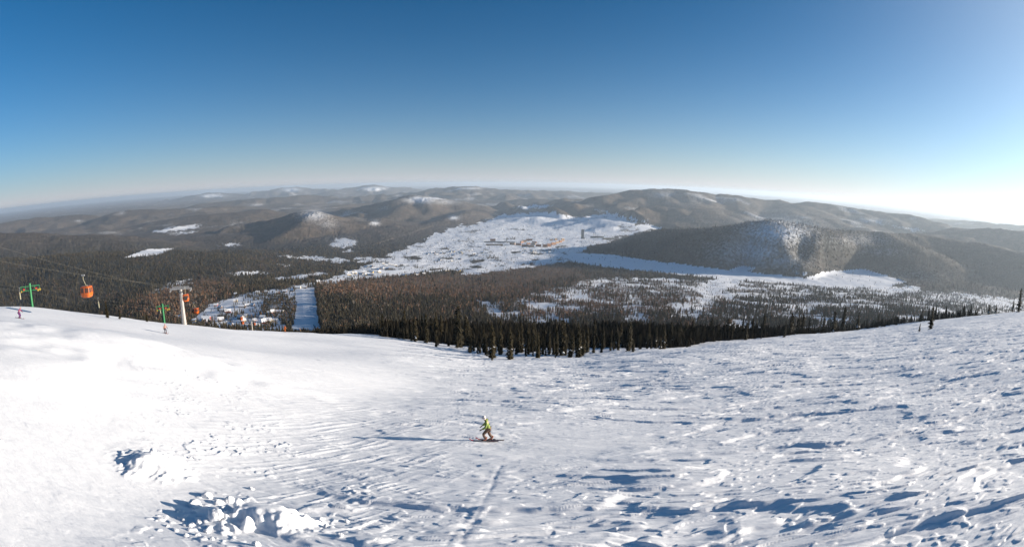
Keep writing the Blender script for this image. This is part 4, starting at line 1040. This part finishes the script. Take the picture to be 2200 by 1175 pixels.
def ski(x, y, yaw, label, L=1.66, cols=(None, None)):
    r = empty('ski', (x, y, 0), yaw, label, 'ski'); n = 22; vs, fs, ms = [], [], []
    for i in range(n):
        t_ = i / (n - 1); xx = -L * .45 + L * t_; w_ = (.036 + .016 * (2 * t_ - 1) ** 2) * (1 if .03 < t_ < .93 else .6); zz = .12 * max(0, (t_ - .84) / .16) ** 2 + .03 * max(0, (.05 - t_) / .05)
        for sx in (-1, 1):
            for up in (0, .016): vs.append((xx, sx * w_, zz + up))
    for i in range(n - 1):
        a = 4 * i; mi = 1 if i > n * .8 else 0
        for q in ((0, 1, 5, 4), (2, 6, 7, 3), (1, 3, 7, 5), (0, 4, 6, 2)): fs.append(tuple(a + w_ for w_ in q)); ms.append(mi)
    fs += [(0, 2, 3, 1), (4 * n - 4, 4 * n - 3, 4 * n - 1, 4 * n - 2)]; ms += [0, 1]
    b = MB(); b.v, b.f, b.m = vs, fs, ms; b.build('blade', [cols[0] or M_SKI, cols[1] or M_TIP], r)
    b = MB(); b.box((.16, 0, .035), (.12, .08, .04)); b.box((-.16, 0, .04), (.14, .08, .05)); b.box((0, 0, .026), (.3, .05, .02)); b.build('binding', M_POLE, r)
    tilt(r, yaw); return r
def pole(a, b_, label):
    r = empty('ski_pole', a, 0, label, 'ski pole'); q = Vector(b_) - Vector(a)
    m_ = MB(); m_.tube((0, 0, 0), q, .011, .008, 8); m_.build('shaft', M_POLE, r)
    m_ = MB(); m_.tube(q * -.1, q * .02, .018, n=8); m_.build('grip', M_DKGLOVE, r)
    m_ = MB(); m_.tube(q * .93, q * .945, .05, .05, 10); m_.build('basket', M_DKGLOVE, r)

# the near skier in lime green, gliding to the left
gp = hit(1047, 947); X0, Y0 = gp[0], gp[1]; YAW = math.pi + math.radians(-3)
fw = Vector((math.cos(YAW), math.sin(YAW), 0)); lf = Vector((-math.sin(YAW), math.cos(YAW), 0))
pl_, pr_ = fw * .10 + lf * .16, fw * -.22 + lf * -.17
s1 = ski(X0 + pl_.x, Y0 + pl_.y, YAW + .02, 'dark red ski nearest the viewer under the skier in lime green'); s2 = ski(X0 + pr_.x, Y0 + pr_.y, YAW - .03, 'dark red ski on the far side under the skier in lime green')
zc = min(s1.location.z, s2.location.z) - .02; dL, dR = s1.location.z - zc, s2.location.z - zc
J = dict(pelvis=(-.06, 0, .82), chest=(.02, 0, 1.20), neck=(.10, .01, 1.37), head=(.19, .02, 1.46), hipL=(-.05, .10, .80), hipR=(-.07, -.10, .80), kneeL=(.22, .15, .47 + dL * .5), kneeR=(-.08, -.14, .45 + dR * .5),
         ankleL=(.06, .16, .12 + dL), ankleR=(-.27, -.17, .12 + dR), toeL=(.24, .16, .075 + dL), toeR=(-.08, -.17, .075 + dR), shL=(.02, .20, 1.29), shR=(.04, -.20, 1.29),
         elL=(.06, .30, 1.02), elR=(.12, -.30, 1.02), wrL=(.28, .25, .86), wrR=(.32, -.24, .86))
skier((X0, Y0, zc), YAW, J, fabric('lime_fabric', (.21, .27, .075)), fabric('brown_fabric', (.14, .09, .068)), M_HELM, 'skier in lime green jacket, brown trousers and white helmet gliding across the near snow')
def stand_pose(lean=.1, knee=.12, arms=.25, spread=.16):
    return dict(pelvis=(-.04, 0, .86), chest=(lean, 0, 1.22), neck=(lean * 1.4, 0, 1.40), head=(lean * 1.7 + .03, 0, 1.50), hipL=(-.04, .10, .84), hipR=(-.04, -.10, .84), kneeL=(knee, spread * .9, .48), kneeR=(knee, -spread * .9, .48),
                ankleL=(0, spread, .12), ankleR=(0, -spread, .12), toeL=(.17, spread, .075), toeR=(.17, -spread, .075), shL=(lean, .20, 1.31), shR=(lean, -.20, 1.31), elL=(lean, .32, 1.06), elR=(lean, -.32, 1.06),
                wrL=(lean + arms, .36, .92), wrR=(lean + arms, -.36, .92))
def far_skier(px, py, yaw, pose, jc, tc_, hc, label, what, poles=True, s=1.0, skis=True):
    g = hit(px, py); az_ = math.atan2(g[0], g[1]); lim = float(smi(np.array([az_]), LK)[0]) - 2
    if math.hypot(g[0], g[1]) > lim: g = np.array([lim * math.sin(az_), lim * math.cos(az_), 0.]); g[2] = float(H(g[0], g[1]))
    fw = Vector((math.cos(yaw), math.sin(yaw), 0)); lf = Vector((-math.sin(yaw), math.cos(yaw), 0)); z0 = 99
    for sg, nm in ((1, 'left'), (-1, 'right')):
        o = lf * .16 * sg * s
        k = ski(g[0] + o.x, g[1] + o.y, yaw + .05 * sg, nm + ' ski of the ' + what); z0 = min(z0, k.location.z)
    r = skier((g[0], g[1], z0), yaw, pose, jc, tc_, hc, label, s)
    if poles:
        for sg, nm in ((1, 'left'), (-1, 'right')):
            w_ = Vector(pose['wr' + ('L' if sg > 0 else 'R')]) * s; a = Vector((g[0], g[1], z0)) + fw * (w_.x + .06) + lf * w_.y + Vector((0, 0, w_.z))
            e = a - fw * .45 + lf * .28 * sg; e.z = float(H(e.x, e.y)) + .02; pole(a, e, nm + ' ski pole of the ' + what)
    return r
M_PURPLE = fabric('purple_fabric', (.085, .015, .10)); M_MAG = fabric('magenta_fabric', (.20, .04, .10)); M_DARK = fabric('dark_fabric', (.035, .03, .045)); M_PINK = fabric('salmon_fabric', (.33, .19, .16)); M_ORF = fabric('orange_fabric', (.42, .10, .01)); M_REDF = fabric('red_fabric', (.45, .05, .04))
M_HPINK = mat('pink_helmet', (.55, .22, .2), .4, var=.1, scale=5)
far_skier(42, 684, math.radians(10), stand_pose(.30, .24, .3), M_MAG, M_PURPLE, M_HPINK, 'crouching skier in purple and magenta on the snow at the far left', 'purple skier at the far left', poles=False, s=.80)
far_skier(356, 716, math.radians(-30), stand_pose(.06, .08, .12), M_PINK, M_DARK, M_HPINK, 'skier in salmon pink jacket and dark trousers below the white lift tower', 'salmon pink skier below the white tower', s=1.02)
far_skier(612, 712, math.radians(100), stand_pose(.22, .2, .3), M_ORF, M_ORF, mat('orange_helmet', (.5, .12, .02), .4), 'skier all in orange on the snow rim left of the blue-shaded piste', 'orange skier on the rim', poles=False, s=1.05)
far_skier(2046, 682, math.radians(150), stand_pose(.16, .14, .3), M_REDF, M_DARK, mat('red_helmet', (.4, .04, .03), .4), 'small skier in red on the right skyline of the snow slope', 'red skier on the right skyline', poles=False, s=1.05)

# ------------------------------------------------------------------ loose blocks of snow
def snow_block(px, py, sx, sy, sz, seed, label, group):
    b_ = bmesh.new(); bmesh.ops.create_icosphere(b_, subdivisions=4, radius=1.0); r_ = np.random.default_rng(seed)
    co = np.array([v.co[:] for v in b_.verts])
    for _ in range(6):                                          # chop flat facets into the ball, then roughen
        nrm = r_.normal(size=3); nrm /= np.linalg.norm(nrm); k = r_.uniform(.62, .9); d_ = co @ nrm - k; co -= np.clip(d_, 0, None)[:, None] * nrm
    co *= (1 + .11 * fbm(co[:, 0] * 2.5 + seed, co[:, 1] * 2.5 + co[:, 2] * 1.7, 4, seed))[:, None]
    for v, c in zip(b_.verts, co): v.co = c
    for f in b_.faces: f.smooth = True
    me = bpy.data.meshes.new('snow_block'); b_.to_mesh(me); b_.free(); me.materials.append(MS)
    o = bpy.data.objects.new('snow_block', me); COL.objects.link(o); g = hit(px, py); o.location = (g[0], g[1], g[2] + sz * .02); o.scale = (sx * .85, sy * .85, sz * .85); o.rotation_euler = (r_.uniform(-.3, .3), r_.uniform(-.3, .3), r_.uniform(0, 6))
    return tag(o, label, 'snow block', group)
SG = 'lumps of snow ploughed up around the big mound'
for i, (px, py, a, b_, c, lab) in enumerate([
    (418, 1086, .34, .30, .26, 'chunky snow block with dark left face, leftmost above the big mound'), (445, 1068, .30, .26, .24, 'snow block standing behind and right of the leftmost block above the big mound'),
    (470, 1082, .26, .24, .18, None), (495, 1076, .28, .22, .22, None), (512, 1082, .26, .22, .20, 'white snow block touching the upper left edge of the big mound'), (461, 1106, .42, .34, .22, 'broad rounded snow block left of the big mound'), (486, 1115, .18, .16, .12, None), (540, 1050, .20, .15, .10, 'small flat snow block lying alone above the big mound'),
    (330, 972, .26, .22, .24, 'snow block crowning the small mound on the left'), (408, 984, .14, .12, .09, 'upper one of two small snow lumps right of the small mound'), (433, 989, .13, .11, .08, 'lower one of two small snow lumps right of the small mound'),
    (430, 1122, .17, .15, .12, None), (410, 1130, .13, .12, .10, None), (445, 1140, .16, .14, .11, None), (425, 1150, .12, .10, .09, None), (395, 1118, .12, .10, .08, None), (400, 1150, .10, .10, .08, None), (380, 1100, .10, .08, .07, None), (455, 1158, .12, .10, .08, None), (360, 1130, .09, .08, .06, None),
    (550, 1170, .18, .16, .16, 'snow lump with a dark hollow at the bottom of the big mound'), (2, 955, .2, .2, .25, 'snow lump with violet shaded face at the left edge of the picture'), (730, 1150, .16, .14, .1, None), (700, 1130, .12, .1, .08, None), (745, 1120, .14, .1, .09, None)]):
    snow_block(px, py, a, b_, c, 300 + i, lab or 'small rounded lump of ploughed snow lying near the big mound', None if lab else SG)
# ------------------------------------------------------------------ haze
hm = bpy.data.materials.new('haze_air'); hm.use_nodes = True
t = hm.node_tree; t.nodes.remove(t.nodes['Principled BSDF'])
pv = t.nodes.new('ShaderNodeVolumePrincipled'); pv.inputs['Density'].default_value = 3.5e-5
pv.inputs['Color'].default_value = (.74, .87, 1.0, 1); pv.inputs['Anisotropy'].default_value = .35
t.links.new(pv.outputs[0], t.nodes['Material Output'].inputs['Volume'])
bx = np.array([[x, y, z] for x in (-76000, 76000) for y in (-600, 76000) for z in (float(ZZ.min()) - 1, max(60.0, float(ZZ.max()) + 5))], float)
hz = mesh_np('haze', bx, np.array([[0, 1, 3, 2], [4, 6, 7, 5], [0, 4, 5, 1], [2, 3, 7, 6], [0, 2, 6, 4], [1, 5, 7, 3]]), hm, False)
tag(hz, kind='stuff')
